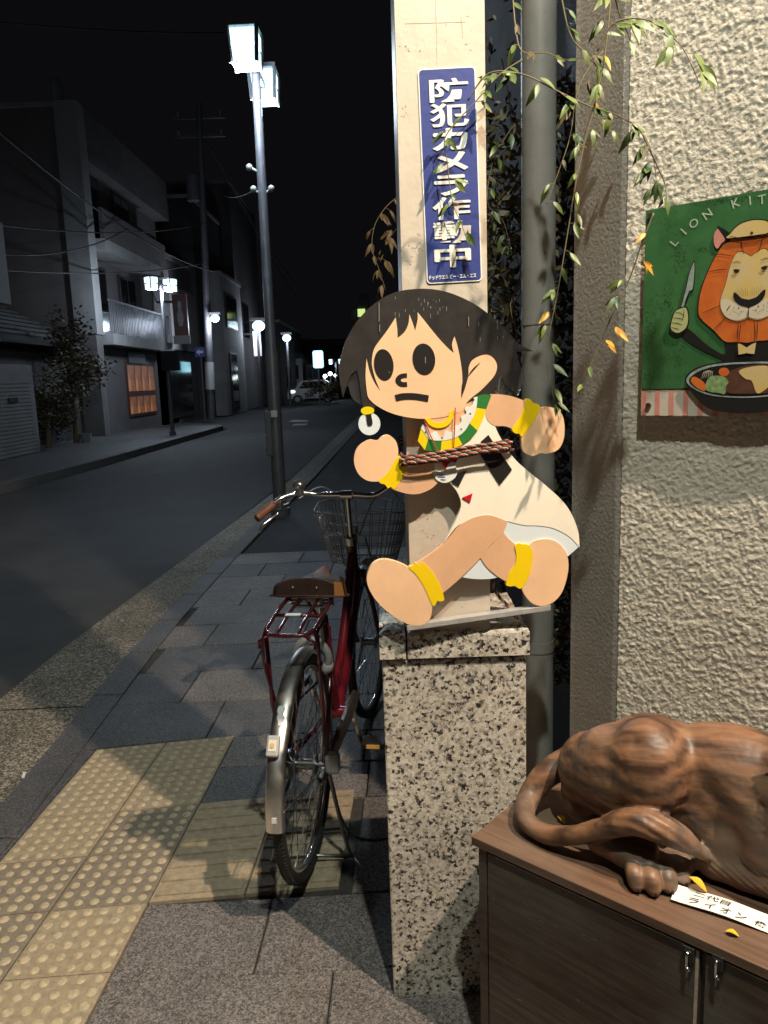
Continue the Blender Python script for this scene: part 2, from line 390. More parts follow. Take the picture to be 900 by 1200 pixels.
for i in range(0, 9):
    for c in (0, 1):
        q = shrink([Rt(i + 1, c + 1), Rt(i + 1, c), Rt(i, c), Rt(i, c + 1)])
        dz = random.uniform(-.0015, .0015)
        mb = MB(); mb.quadslab(q, -.013, .001 + dz, .003)
        t = obj('tactile_tile', mb, M['tactile_worn' if (i * 2 + c * 3) % 5 in (1, 4) else 'tactile'], pav)
        d = MB(); n = 6
        for a in range(n):
            for b in range(n):
                p = bil(q, (a + .5) / n, (b + .5) / n); r = .0158 * random.uniform(.86, 1.05); h = .0045 * random.uniform(.75, 1.05)
                vs = []; K = 10
                for rr, z in ((1, -.001), (.86, .55), (.5, .92)):
                    vs += [(p.x + r * rr * math.cos(2 * math.pi * k / K), p.y + r * rr * math.sin(2 * math.pi * k / K), .001 + dz + (h * z if z > 0 else z)) for k in range(K)]
                vs.append((p.x, p.y, .001 + dz + h))
                fs = [(w * K + k, w * K + (k + 1) % K, (w + 1) * K + (k + 1) % K, (w + 1) * K + k) for w in (0, 1) for k in range(K)] + [(2 * K + k, 2 * K + (k + 1) % K, 3 * K) for k in range(K)]
                d.add(vs, fs)
        o = obj('tactile_domes', d, M['dome'], t, smooth='all'); o['kind'] = 'stuff'
# guiding-bar tiles
for i in (2, 3):
    for c in (-1, -2):
        q = shrink([Rt(i + 1, c + 1), Rt(i + 1, c), Rt(i, c), Rt(i, c + 1)])
        q = shrink([Rt(i + 1, c + 1), Rt(i + 1, c), Rt(i, c), Rt(i, c + 1)])
        mb = MB(); mb.quadslab(q, -.013, .001, .003); t = obj('tactile_tile', mb, M['tactile'], pav)
        for k in range(4):
            v = (k + .5) / 4
            bq = [bil(q, .03, v - .055), bil(q, .97, v - .055), bil(q, .97, v + .055), bil(q, .03, v + .055)]
            mb = MB(); mb.quadslab(bq, .0, .006, .003); obj('guiding_bar', mb, M['tactile'], t)
def tedge(y): return -.677 - .0143 * (3.107 - y) / .267 + .003
def slab_row(y0, y1, x0, x1, start, w, skew=.03, edge=False, bot=None):
    x = start
    while x + w < x0: x += w
    while x < x1:
        a, b = max(x, x0), min(x + w, x1)
        if b - a > .03:
            q = [(a + .0025, y0 + .0025 + a * skew), (b - .0025, y0 + .0025 + b * skew), (b - .0025 + .01, y1 - .0025 + b * skew), (a + .0025 + .01, y1 - .0025 + a * skew)]
            if edge and a == x0:
                ef = edge if callable(edge) else tedge
                q[0] = (ef(q[0][1]), q[0][1]); q[3] = (ef(q[3][1]), q[3][1])
            if bot: q[0] = (q[0][0], bot(q[0][0])); q[1] = (q[1][0], bot(q[1][0]))
            mb = MB(); mb.quadslab(q, -.013, random.uniform(-.0015, .0015), .0035)
            obj('paving_slab', mb, M['slab' if random.random() < .7 else 'slab2'], pav)
        x += w
rows = [-.3 + .2925 * k for k in range(8)]          # ... 1.75, 2.05
ylist = [1.757 - .29 * k for k in range(7, -1, -1)] + [2.052]
for k, (a, b) in enumerate(zip(ylist, ylist[1:])):
    x0 = -.725 - (2.05 - b) * .055
    slab_row(a, b, x0, 2.6, (-.377 if (len(ylist) - k) % 2 == 0 else -.18) - .57 * 4, .57, edge=True)
slab_row(2.056, 2.315, -.135, 2.4, -.135, .57); slab_row(2.319, 2.585, -.12, 2.4, -.4, .57)
slab_row(2.589, 2.85, -.699, 2.4, -.70, .3, edge=True); slab_row(2.854, 3.12, -.684, 2.4, -.684, .57, edge=True)
yy = [3.125, 3.51, 3.91, 4.31, 4.71, 5.11, 5.51, 5.91, 6.31, 6.72]
for k, (a, b) in enumerate(zip(yy, yy[1:])):
    slab_row(a, b, float(kx((a + b) / 2)) + .157, 2.2, -1.30 - .28 * (k % 2) - (.07 if k % 3 == 0 else 0), .57, edge=lambda y: float(kx(y)) + .154, bot=(lambda x: 3.205 + .137 * x if x < -.66 else 3.125 + .03 * x) if k == 0 else None)
# narrow filler slabs between kerb and tactile strip
for i in range(0, 9):
    p, q = Rt(i + 1, 2), Rt(i, 2)
    mb = MB(); mb.quadslab([(kx(p.y) + .154, p.y + .002), (p.x - .003, p.y + .002), (q.x - .003, q.y - .002), (kx(q.y) + .154, q.y - .002)], -.013, -.001, .002)
    obj('paving_slab', mb, M['slab2'], pav)
# road arrow, far off on the asphalt
mb = MB()
a = G(343, 492, -.03); b = G(362, 492.5, -.03); c = G(343, 494.5, -.03)
mb.add([(a.x, a.y, -.0305), (b.x, b.y, -.0305), (b.x, b.y - 1, -.0305), (a.x, a.y - 1.4, -.0305)], [(0, 1, 2, 3)])
mb.add([(a.x + .4, a.y - 3.0, -.0305), (a.x + .9, a.y - 3.0, -.0305), (a.x + .9, a.y - 4, -.0305), (a.x + .4, a.y - 4, -.0305)], [(0, 1, 2, 3)])
struct('road_marking', mb, M['paint_w'])

rs_ = random.Random(12)
p_ = G(28, 909, .0); sc_ = obj('paper_scrap', MB().box(p_ + Vector((0, 0, .003)), (.010, .045, .005), (Vector((.95, .3, 0)), Vector((-.3, .95, 0)), Vector((0, 0, 1)))), M['white'], bevel=.001)
tag(sc_, 'tiny white scrap lying on the kerb joint beside the tactile strip', 'litter')
mb = MB()
for k in range(420):
    y_ = rs_.uniform(1.2, 9); x_ = float(kx(y_)) - abs(rs_.gauss(0, .05)) - .008; r_ = rs_.uniform(.0015, .005)
    mb.add([(x_ + r_ * math.cos(t) * rs_.uniform(.6, 1.3), y_ + r_ * 1.4 * math.sin(t) * rs_.uniform(.6, 1.3), -.021 + (.003 if j else .001)) for j, t in enumerate((0, 1.6, 3.1, 4.6))], [(0, 1, 2, 3)])
for k in range(160):
    x_, y_ = rs_.uniform(-1.25, .3), rs_.uniform(1.3, 6); r_ = rs_.uniform(.001, .003)
    mb.add([(x_ + r_ * math.cos(t) * rs_.uniform(.6, 1.3), y_ + r_ * 1.4 * math.sin(t) * rs_.uniform(.6, 1.3), .0025 + (.001 if j else 0)) for j, t in enumerate((0, 1.6, 3.1, 4.6))], [(0, 1, 2, 3)])
gr_ = obj('grit', mb, M['leafd']); gr_['kind'] = 'stuff'
# ------------------------------------------------------------------ granite pedestal
X, Y, Z = Vector((1, 0, 0)), Vector((0, 1, 0)), Vector((0, 0, 1))
ped = thing('granite_pedestal', 'speckled granite pedestal carrying the cream pillar and the painted child figure', 'pedestal', (.146, 1.8, 0))
pr = Vector((1, -.012, 0)).normalized()
def pedbox(x0, x1, y0, y1, z0, z1): return MB().b2((x0, y0, z0), (x1, y1, z1))
obj('shaft', pedbox(-.016, .312, 1.66, 1.95, -.02, .868), M['granite'], ped, bevel=.004)
def rough_cap(x0, x1, y0, y1, z0, z1, seed, name='cap_stone'):
    rnd = random.Random(seed); mb = MB(); nx = max(3, int((x1 - x0) / .014)); ny = 14
    top = {}
    vs = []; fs = []
    for i in range(nx + 1):
        for j in range(ny + 1):
            x = x0 + (x1 - x0) * i / nx; y = y0 + (y1 - y0) * j / ny
            e = min(i, nx - i, j, ny - j)
            z = z1 - (.004 + rnd.random() * .006 if e == 0 else rnd.random() * .0015 if e > 1 else rnd.random() * .002)
            if rnd.random() < .12 and e == 0: z -= .006
            vs.append((x, y, z))
    N = (ny + 1)
    for i in range(nx):
        for j in range(ny): fs.append((i * N + j, (i + 1) * N + j, (i + 1) * N + j + 1, i * N + j + 1))
    loop = [i * N for i in range(nx + 1)] + [nx * N + j for j in range(1, ny + 1)] + [i * N + ny for i in range(nx - 1, -1, -1)] + [j for j in range(ny - 1, 0, -1)]
    base = len(vs)
    cx, cy = (x0 + x1) / 2, (y0 + y1) / 2
    for k in loop:
        x, y, z = vs[k]; vs.append((x + (x - cx) * .012, y + (y - cy) * .012 + rnd.uniform(-.001, .001), z1 - .011 - rnd.random() * .005))
    L = len(loop)
    for k in loop: x, y, z = vs[k]; vs.append((x + (x - cx) * .012, y + (y - cy) * .012, z0))
    for k in range(L):
        n = (k + 1) % L
        fs.append((loop[n], loop[k], base + k, base + n)); fs.append((base + n, base + k, base + L + k, base + L + n))
    fs.append(tuple(base + L + k for k in range(L)))
    mb.add(vs, fs); return obj(name, mb, M['granite'], ped)
rough_cap(-.020, .0385, 1.652, 1.955, .874, .938, 3)
rough_cap(.0445, .3165, 1.652, 1.955, .874, .940, 5)
obj('mortar_bed', pedbox(-.012, .309, 1.665, 1.945, .866, .880), M['joint'], ped)

# ------------------------------------------------------------------ cream pillar
yaw = R_(.3); PU = Vector((math.cos(yaw), math.sin(yaw), 0)); PN = Vector((math.sin(yaw), -math.cos(yaw), 0))
PX0 = .0525; PWD = .179
PO = Vector((PX0, 1.661, .94))
pil = thing('support_pillar', 'tall cream painted steel pillar standing on the granite pedestal', 'pillar', (.15, 1.83, .93))
mb = MB(); c = .0012
mb.prism([(c, 0), (PWD - c, 0), (PWD, c), (PWD, .185 - c), (PWD - c, .185), (c, .185), (0, .185 - c), (0, c)], PO, PU, -PN, Z, -.05, 2.3)
obj('pillar_body', mb, M['pillar'], pil)
def PP(px, py, off=0): # point on the pillar's face
    return pt(px, py, PN, PN.dot(PO) + off)
# rubbed scratches and rust marks on the paint
rnd = random.Random(4)
def scuffs(name, m, spots, parent, sz=(.002, .01), n=5):
    mb = MB()
    for (px, py, sp, cnt) in spots:
        for k in range(cnt):
            p = PP(px + rnd.gauss(0, sp), py + rnd.gauss(0, sp * 1.3), .0005); w, h = rnd.uniform(*sz), rnd.uniform(*sz)
            poly = [(w * math.cos(t) * rnd.uniform(.4, 1), h * math.sin(t) * rnd.uniform(.4, 1)) for t in [q * math.pi / 3 for q in range(6)]]
            mb.add([p + PU * x + Z * y for x, y in poly], [tuple(range(6))])
    return obj(name, mb, m, parent)
scuffs('paint_chip', M['grime'], [(486, 290, 7, 22), (480, 60, 8, 8), (475, 130, 4, 6), (530, 40, 18, 8), (500, 640, 14, 14), (520, 700, 16, 14), (500, 610, 15, 10)], pil, (.0006, .0032))
mb = MB()
for (x0, y0, x1, y1) in ((510, 0, 512, 78), (540, 20, 542, 45), (474, 28, 545, 26)):
    mb.tube([PP(x0, y0, -.0002), PP((x0 + x1) / 2 + .6, (y0 + y1) / 2, -.0002), PP(x1, y1, -.0002)], .0007, 4)
obj('paint_crack', mb, M['grime'], pil)

# security sign on the pillar
so = PP(529, 205, .0012)
sgn = thing('security_sign', 'blue vertical plate with bold white Japanese lettering fixed high on the cream pillar', 'sign', so)
def SP(px, py, off=0): return PP(px, py, .001 + off)
tl, tr, bl, br = SP(493, 82), SP(559, 79), SP(499, 332), SP(561, 328)
w = ((tr - tl).length + (br - bl).length) / 2; h = ((tl - bl).length + (tr - br).length) / 2
sc = (tl + tr + bl + br) / 4; SU = ((tr - tl) + (br - bl)).normalized(); SV = PN.cross(SU).normalized(); SV = SV if SV.z > 0 else -SV
def rrect(w, h, r, k=4):
    o = []
    for cx, cy, a in ((w / 2 - r, h / 2 - r, 0), (-w / 2 + r, h / 2 - r, 90), (-w / 2 + r, -h / 2 + r, 180), (w / 2 - r, -h / 2 + r, 270)):
        o += [(cx + r * math.cos(R_(a + 90 * i / k)), cy + r * math.sin(R_(a + 90 * i / k))) for i in range(k + 1)]
    return o
obj('white_border', MB().prism(rrect(w + .004, h + .004, .008), sc, SU, SV, PN, 0, .0012), M['white'], sgn)
obj('blue_panel', MB().prism(rrect(w - .001, h - .001, .007), sc, SU, SV, PN, .0005, .0016), M['blue'], sgn)
chars = '防犯カメラ作動中'
cys = [121, 148.5 - 3, 164, 190, 216, 239, 273, 298]
cys = [105.5, 134.5, 163, 190, 217, 244, 272, 300]
for ch, cy in zip(chars, cys):
    cx = 526 + (cy - 108) * 4.5 / 190
    p = SP(cx, cy, .0032)
    cw = {'カ': .068, 'メ': .068, 'ラ': .066, '中': .072}.get(ch, .076); chh = {'カ': .040, 'メ': .038, 'ラ': .038}.get(ch, .043)
    lm = MB()
    kf = .55 if ch in '動防犯作' else 1
    for q, (ax_, ay_) in enumerate(((0, 0), (-.0021, 0), (.0021, 0), (0, -.0011), (0, .0011), (-.0015, .0008), (.0015, -.0008))):
        e_ = text_mesh(ch, p + SU * ax_ * kf + SV * ay_ * kf, SU, SV, PN, cw, chh, bold=.008, th=q * .00003); lm.add(e_.v, e_.f)
    obj('letter', lm, M['white'], sgn)
p = SP(530.5, 324, .0032)
obj('small_lettering', text_mesh('ドッドウエル ビー・エム・エス', p, SU, SV, PN, .098, .0095, bold=.03, th=0), M['white'], sgn)

# ------------------------------------------------------------------ painted child figure (cut-out board)
b0 = G(477, 738, .948); CU = Vector((math.cos(R_(5)), math.sin(R_(5)), 0))
CN = Vector((CU.y, -CU.x, 0)); CN = CN if CN.y < 0 else -CN
CC = CN.dot(b0)
b1 = pt(645, 712, CN, CC)
fig = thing('roadside_figure', 'painted cut-out board of a running black-haired child tied to the pillar', 'cutout figure', (b0 + b1) / 2)
FO = Vector((b0.x, b0.y, 0))
def C2(px, py):
    p = pt(px, py, CN, CC + .012); d = p - FO; return (d.dot(CU), p.z)
def Z1(P): return [C2(380 + q[0] / 2.728, 320 + q[1] / 2.728) + tuple(q[2:]) for q in P]
def Z3(P): return [C2(540 + q[0] / 5.625, 420 + q[1] / 5.625) + tuple(q[2:]) for q in P]
def Z4(P): return [C2(400 + q[0] / 4.5, 460 + q[1] / 4.5) + tuple(q[2:]) for q in P]
layer = [0]
def paint(name, poly, m, front, label=None, thick=True, smooth=True, k=5):
    layer[0] += 1; e = layer[0] * .00004
    pl = closed2(poly, k) if smooth else [p[:2] for p in poly]
    ar = sum(pl[i - 1][0] * pl[i][1] - pl[i][0] * pl[i - 1][1] for i in range(len(pl)))
    if ar < 0: pl = pl[::-1]
    mb = MB(); mb.prism(pl, FO, CU, Z, CN, (.0 + e) if thick else .006, .012 + front * .0005 + e)
    o = obj(name, mb, m, fig)
    if label: o['label'] = label
    return o
c1 = 1
paint('hair', Z1([(60, 398, 1), (48, 330), (50, 285), (70, 215), (108, 150), (160, 98), (225, 62), (300, 50), (370, 55), (430, 74), (490, 105), (548, 150), (595, 198), (628, 230), (668, 250, 1), (625, 251, 1), (612, 246), (627, 300), (629, 350), (618, 388, 1), (585, 360), (565, 322, 1), (540, 388, 1), (450, 430), (300, 440), (180, 420), (158, 436), (132, 440), (120, 410), (113, 350), (104, 310, 1), (84, 328), (70, 360)]), M['hair'], 0)
paint('face', Z1([(135, 273, 1), (132, 330), (137, 385), (143, 402, 1), (165, 422), (215, 448), (280, 463), (340, 465), (400, 455), (438, 432), (437, 400, 1), (441, 350), (438, 300), (427, 240), (416, 203, 1), (408, 228), (414, 256, 1), (395, 240), (365, 208), (330, 165), (298, 125, 1), (298, 150), (290, 185, 1), (284, 165), (276, 143), (272, 132, 1), (268, 165), (255, 190), (234, 208, 1), (233, 180), (228, 142, 1), (200, 185), (165, 232), (155, 255, 1), (152, 290), (162, 335), (180, 379, 1), (160, 350), (145, 315)]), M['skin'], 3)
paint('neck', Z1([(318, 455, 1), (330, 500), (350, 522), (390, 528), (430, 515), (460, 480), (480, 440), (492, 400, 1), (430, 430), (360, 462)]), M['skin2'], 1)
paint('ear', Z1([(437, 402, 1), (450, 360), (460, 330), (462, 300), (474, 278), (500, 264), (525, 262), (545, 278), (552, 300), (545, 325), (525, 350), (497, 378), (475, 395), (455, 415), (440, 440), (425, 445)]), M['skin'], 2)
paint('ear_line', Z1([(498, 286, 1), (478, 302), (463, 322), (456, 345), (448, 372), (437, 401, 1), (441, 350), (462, 328), (476, 305)]), M['hair'], 4, thick=False)
def disc(cx, cy, rx, ry, rot, n=14):
    r = R_(rot); return [(cx + rx * math.cos(t) * math.cos(r) - ry * math.sin(t) * math.sin(r), cy + rx * math.cos(t) * math.sin(r) + ry * math.sin(t) * math.cos(r)) for t in [2 * math.pi * i / n for i in range(n)]]
paint('eye', Z1(disc(190, 293, 31, 50, -7)), M['black'], 5, thick=False, k=3)
paint('eye', Z1(disc(318, 275, 36, 50, -7)), M['black'], 5, thick=False, k=3)
paint('mouth', Z1([(225, 390, 1), (250, 384), (290, 384), (334, 391, 1), (331, 411, 1), (290, 404), (255, 404), (230, 409, 1)]), M['black'], 5, thick=False)
paint('nose', Z1([(264, 320, 1), (243, 323), (229, 335), (229, 348), (243, 361), (265, 362, 1), (264, 348, 1), (250, 348), (244, 342), (250, 335), (264, 333, 1)]), M['black'], 5, thick=False)
# pants, dress
paint('underskirt', Z1([(570, 790, 1), (568, 830), (600, 866), (640, 872), (780, 905, 1), (815, 874, 1), (760, 815), (680, 780), (600, 775)]), M['paleblue'], -1)
paint('underskirt', Z1([(438, 972, 1), (470, 935), (495, 905, 1), (540, 935), (562, 972, 1), (525, 978), (480, 978)]), M['paleblue'], -1)
paint('dress', Z1([(318, 500, 1), (330, 560), (345, 600), (360, 640), (395, 665), (425, 700), (437, 742), (420, 790), (383, 862, 1), (430, 805), (500, 790), (585, 793, 1), (640, 806), (680, 807), (730, 815), (780, 840), (816, 876, 1), (811, 825), (790, 770), (758, 725), (700, 672), (650, 632), (605, 590), (568, 535), (545, 488), (525, 430), (500, 440), (450, 505), (400, 535), (350, 530)]), M['cream'], 1)
# arms
paint('left_arm', Z1([(225, 585, 1), (265, 602), (300, 612), (345, 606, 1), (352, 640), (365, 668, 1), (340, 690), (300, 706), (260, 704), (215, 690, 1)]), M['skin2'], 2)
paint('left_fist', Z1([(95, 600), (105, 560), (140, 533), (170, 535), (185, 522), (207, 518), (230, 540), (236, 580), (222, 615), (190, 660), (165, 666), (135, 662), (108, 640)]), M['skin'], 2)
paint('bracelet', Z1([(234, 588), (246, 590), (252, 600), (264, 602), (267, 614), (245, 660), (225, 690), (213, 683), (203, 687), (193, 675), (180, 672), (176, 662), (200, 640), (218, 612)]), M['gold'], 4)
paint('right_arm', Z1([(530, 387, 1), (565, 388), (600, 394), (645, 410, 1), (640, 460), (605, 500, 1), (580, 490), (546, 488), (524, 474), (515, 450), (522, 418)]), M['skin2'], 2)
paint('right_fist', Z1([(690, 433), (720, 428), (752, 442), (766, 475), (766, 525), (748, 563), (713, 577), (690, 575), (665, 584), (637, 570), (630, 540), (634, 505), (665, 460)]), M['skin'], 2)
paint('bracelet', Z1([(645, 404), (657, 404), (666, 414), (680, 418), (689, 432), (670, 470), (650, 500), (632, 523), (622, 513), (610, 512), (600, 497), (622, 465), (636, 435)]), M['gold'], 4)
# legs
paint('thigh', Z1([(585, 793, 1), (570, 830), (530, 870), (500, 908), (455, 955), (400, 1005), (340, 1052, 1), (305, 1000), (268, 942, 1), (320, 912), (385, 862), (430, 808), (480, 780), (530, 774)]), M['skin2'], 3)
paint('right_leg', Z1([(498, 908, 1), (530, 872), (572, 828, 1), (590, 850), (612, 868, 1), (612, 930), (585, 988, 1), (552, 968), (518, 938)]), M['skin2'], 2)
paint('left_foot', Z1([(136, 985), (146, 940), (175, 917), (215, 918), (268, 940), (315, 985), (342, 1045), (339, 1100), (312, 1124), (270, 1122), (210, 1088), (160, 1038)]), M['skin'], 4)
paint('anklet', Z1([(270, 940), (285, 935), (292, 926), (302, 931), (313, 924), (345, 955), (370, 1000), (383, 1040), (372, 1048), (360, 1047), (354, 1059), (344, 1058), (320, 1005), (295, 965)]), M['gold'], 6)
paint('right_foot', Z1([(658, 866), (700, 850), (740, 858), (772, 893), (779, 945), (763, 1010), (737, 1046), (700, 1063), (662, 1053), (635, 1018), (630, 980), (650, 930)]), M['skin'], 4)
paint('anklet', Z1([(608, 872), (620, 863), (633, 866), (645, 866), (658, 874), (665, 905), (656, 960), (635, 1000), (622, 1007), (608, 999), (592, 1000), (580, 993), (592, 955), (609, 930), (613, 900)]), M['gold'], 6)
# collar
for nm, cl, P in (('collar_patch', 'gold', [(420, 188), (403, 255), (440, 303), (458, 240)]), ('collar_patch', 'green', [(458, 240), (440, 303), (480, 307), (522, 307), (528, 250), (490, 248)]),
                  ('collar_patch', 'gold', [(528, 250), (524, 307), (580, 300), (637, 275), (612, 228), (570, 245)]), ('collar_patch', 'green', [(612, 228), (637, 275), (680, 245), (716, 200), (674, 160), (645, 205)]),
                  ('collar_patch', 'gold', [(674, 160), (716, 200), (745, 140), (762, 88), (709, 80), (697, 120)]), ('collar_patch', 'green', [(709, 80), (762, 88), (790, 12), (750, 10), (712, 20)])):
    paint(nm, [p for p in Z4(P)], M[cl], 4, smooth=False, thick=False)
paint('lace_collar', Z4([(420, 188, 1), (457, 242, 1), (490, 252), (530, 252), (570, 247), (614, 230), (648, 203), (676, 160), (698, 120), (711, 78), (716, 22, 1), (697, 26, 1), (693, 50), (680, 78), (660, 74), (650, 88), (658, 104), (648, 122), (630, 126), (632, 148), (618, 172), (600, 176), (592, 195), (575, 212), (556, 200), (543, 212), (538, 232), (520, 236), (508, 214), (490, 206), (474, 218), (462, 208), (448, 184), (430, 168, 1)]), M['white'], 5, thick=False, k=3)
for (x, y) in ((696, 38), (678, 111), (630, 192), (530, 238), (443, 208)):
    paint('lace_dot', Z4(disc(x, y, 4.5, 4.5, 0, 8)), M['black'], 6, thick=False, k=1)
paint('necklace', Z4([(441, 140, 1), (462, 168), (490, 184), (525, 186), (560, 172), (585, 140), (594, 92, 1), (572, 98, 1), (560, 135), (540, 153), (510, 160), (482, 153), (458, 130, 1)]), M['gold'], 4, thick=False)
paint('dark_panel', Z3([(180, 504, 1), (335, 732, 1), (255, 832, 1), (131, 640, 1), (131, 548, 1)]), M['black'], 4, smooth=False, thick=False)
paint('dark_panel', Z4([(580, 470, 1), (618, 493, 1), (658, 413, 1), (612, 428, 1)]), M['black'], 4, smooth=False, thick=False)
paint('red_triangle', Z4([(637, 553, 1), (690, 531, 1), (678, 578, 1)]), M['red'], 4, smooth=False, thick=False)
paint('red_triangle', Z4([(512, 345, 1), (614, 347, 1), (600, 372), (550, 396, 1)]), M['red'], 4, smooth=False, thick=False)
paint('bird_emblem', Z4([(475, 422), (490, 414), (520, 416), (545, 408), (560, 380), (578, 366), (597, 368), (606, 378), (602, 400), (612, 412), (600, 445), (575, 465), (545, 475), (515, 468), (495, 452), (490, 436)]), M['white'], 5, thick=False)
for (x0, y0, x1, y1) in ((503, 432, 535, 434), (510, 443, 545, 443), (522, 456, 548, 458)):
    paint('wing_stroke', Z4([(x0, y0 - 1.2), (x1, y1 - 1.2), (x1, y1 + 1.2), (x0, y0 + 1.2)]), M['blue'], 7, thick=False, smooth=False)
paint('lace_dot', Z4(disc(589, 381, 2.5, 2.5, 0, 8)), M['black'], 7, thick=False, k=1)
# earring
paint('earring', Z1(disc(144, 482, 35, 36, 0, 12)), M['paleblue'], 1, k=3)
paint('earring_clip', Z1(disc(138, 440, 21, 13, -3, 12)), M['gold'], 3, k=3)
paint('earring_slot', Z1([(133, 452, 1), (149, 450, 1), (154, 480), (147, 487), (138, 484)]), M['black'], 4, thick=False)
paint('clear_plate', Z1([(60, 400, 1), (46, 330), (48, 285), (80, 270), (118, 290), (125, 380), (128, 430, 1), (90, 400), (75, 360)]), M['acrylic'], -9)
paint('clear_plate', Z1([(560, 320, 1), (628, 300), (632, 350), (622, 392, 1), (545, 392, 1)]), M['acrylic'], -9)
# paint scratches in the hair
mb = MB(); rs = random.Random(11)
for k in range(30):
    x = rs.choice([rs.uniform(200, 560), rs.gauss(540, 22), rs.gauss(330, 40)]); y = rs.uniform(75, 130) if x < 470 else rs.uniform(110, 215)
    if x > 560: y = rs.uniform(190, 230)
    L = rs.uniform(3, 16); q = Z1([(x, y), (x + .9, y), (x + .9, y + L), (x, y + L)])
    mb.prism([p[:2] for p in q][::-1], FO, CU, Z, CN, .012, .0125 + .0002)
for (x, y, L) in ((174, 95, 60), (176, 165, 22), (322, 268, 20), (207, 315, 4), (460, 140, 30)):
    q = Z1([(x, y), (x + 1.3, y), (x + 1.3, y + L), (x, y + L)]); mb.prism([p[:2] for p in q][::-1], FO, CU, Z, CN, .012, .0153)
obj('scratch', mb, M['plast'], fig)['kind'] = 'stuff'
# crack in the arm paint
q_ = [Vector(FO) + CU * v[0] + Z * v[1] + CN * .0133 for v in Z4([(360, 388), (372, 398), (358, 412), (366, 432), (361, 448), (370, 470), (362, 490), (368, 505)])]
obj('paint_crack', MB().tube(q_, .0004, 4), M['grime'], fig)
# red strings round the neck
for (a, b) in (((318, 472), (388, 632)), ((417, 430), (412, 560))):
    p, q = [Vector(FO) + CU * v[0] + Z * v[1] + CN * .018 for v in Z1([a, b])]
    obj('red_string', MB().tube([p, (p + q) / 2 + CN * .002, q], .0012, 5), M['red'], fig)
# base angle
ba = C2(477, 739); bb_ = C2(645, 713)
mb = MB(); mb.prism([(ba[0], max(ba[1], .9405) - .000), (bb_[0], bb_[1] - .004), (bb_[0], bb_[1] + .008), (ba[0], max(ba[1], .9405) + .012)], FO * 1, CU, Z, CN, -.006, .0146)
mb.prism([(ba[0], max(ba[1], .9405) - .0), (bb_[0], bb_[1] - .004), (bb_[0], bb_[1] - .002), (ba[0], max(ba[1], .9405) + .002)], FO * 1, CU, Z, CN, -.022, -.0065)
o = obj('base_bar', mb, M['alu'], fig, bevel=.0008)

# ------------------------------------------------------------------ rope round figure and pillar
rope = thing('rope', 'red, black and beige twisted rope lashing the child figure to the pillar', 'rope', FO + CU * .1 + Z * 1.26)
for i, (cname, cc) in enumerate((('rope_red', (.36, .07, .05)), ('rope_dark', (.035, .03, .025)), ('rope_beige', (.42, .34, .25)))):
    M[cname] = mat(cname + '_yarn', cc, .85, var=.3, vscale=200, bump=.3, bscale=500)
def strand(path, R=.0030, pitch=.022, parent=rope, r=.0024):
    path = [Vector(p) for p in path]
    # resample
    ln = [0]
    for a, b in zip(path, path[1:]): ln.append(ln[-1] + (b - a).length)
    n = int(ln[-1] / .0035) + 2; pts = []
    for i in range(n):
        s = ln[-1] * i / (n - 1); k = min(max(np.searchsorted(ln, s) - 1, 0), len(path) - 2); t = (s - ln[k]) / max(1e-9, ln[k + 1] - ln[k])
        pts.append((s, path[k].lerp(path[k + 1], t), (path[k + 1] - path[k]).normalized()))
    ph = random.uniform(0, 6)
    for q, cn in enumerate(random.choice((('rope_red', 'rope_dark', 'rope_beige'), ('rope_red', 'rope_dark', 'rope_beige'), ('rope_red', 'rope_dark', 'rope_dark')))):
        pp = []
        for s, p, t in pts:
            a = t.cross(Z).normalized() if abs(t.z) < .95 else t.cross(X).normalized(); b = t.cross(a); w = ph + 2 * math.pi * s / pitch + q * 2 * math.pi / 3
            pp.append(p + (a * math.cos(w) + b * math.sin(w)) * R * .55)
        obj('yarn', MB().tube(pp, r * .85, 6), M[cn], parent, smooth='all')
def FP(px, py, off): # point in front of the board
    v = pt(px, py, CN, CC + .012 + off); return v
rr = random.Random(2)
ends = [((478, 535), (592, 517)), ((476, 538), (596, 519)), ((480, 542), (594, 525)), ((477, 544.5), (598, 528)), ((482, 539), (594, 522))]
for k, (a, b) in enumerate(ends):
    off = .008 + .006 * (k % 3)
    P0 = FP(*a, off); P3 = FP(*b, off)
    m1 = FP(a[0] * .66 + b[0] * .34, a[1] * .66 + b[1] * .34 + rr.uniform(-2, 2) , off + .002); m2 = FP(a[0] * .3 + b[0] * .7, a[1] * .3 + b[1] * .7 + rr.uniform(-3, 1), off + .002)
    back = P0 - CU * .010 - CN * .02 ; back2 = Vector((PO.x - .012, 1.77 + k * .004, P0.z + .01)); back3 = Vector((PO.x - .012, 1.885, P0.z + .02))
    fr = P3 + CU * .008 - CN * .03; fr2 = Vector((PO.x + PWD + .03, 1.76, P3.z)); fr3 = Vector((PO.x + PWD + .012, 1.885, P3.z - .005))
    strand(catmull([back3, back2, back, P0, m1, m2, P3, fr, fr2, fr3, back3], 6))
p = [pt(574, 668, CN, CC - .02), FP(582, 695, -.03), FP(597, 712, -.02), Vector((FP(606, 735, -.02).x, FP(606, 735, -.02).y, .955))]
strand(catmull([tuple(x) for x in p], 6), .004, r=.0025)
# ------------------------------------------------------------------ shop building on the right
WL = Vector((.743, -.669, 0)).normalized(); WN = Vector((-.669, -.743, 0)).normalized()   # along the wall to the right; out of the wall
HC = .54
K0 = G(552, 980, HC); K0.z = 0                       # front left corner of the cabinet
WC = WN.dot(K0) - .42                                # wall plane
def WP(px, py, off=0): return pt(px, py, WN, WC + off)
corner = WP(726, 700); corner.z = 0
shop = thing('shop_building', 'shop building with rough sprayed beige stucco and a smooth grey rendered corner', 'building', corner)
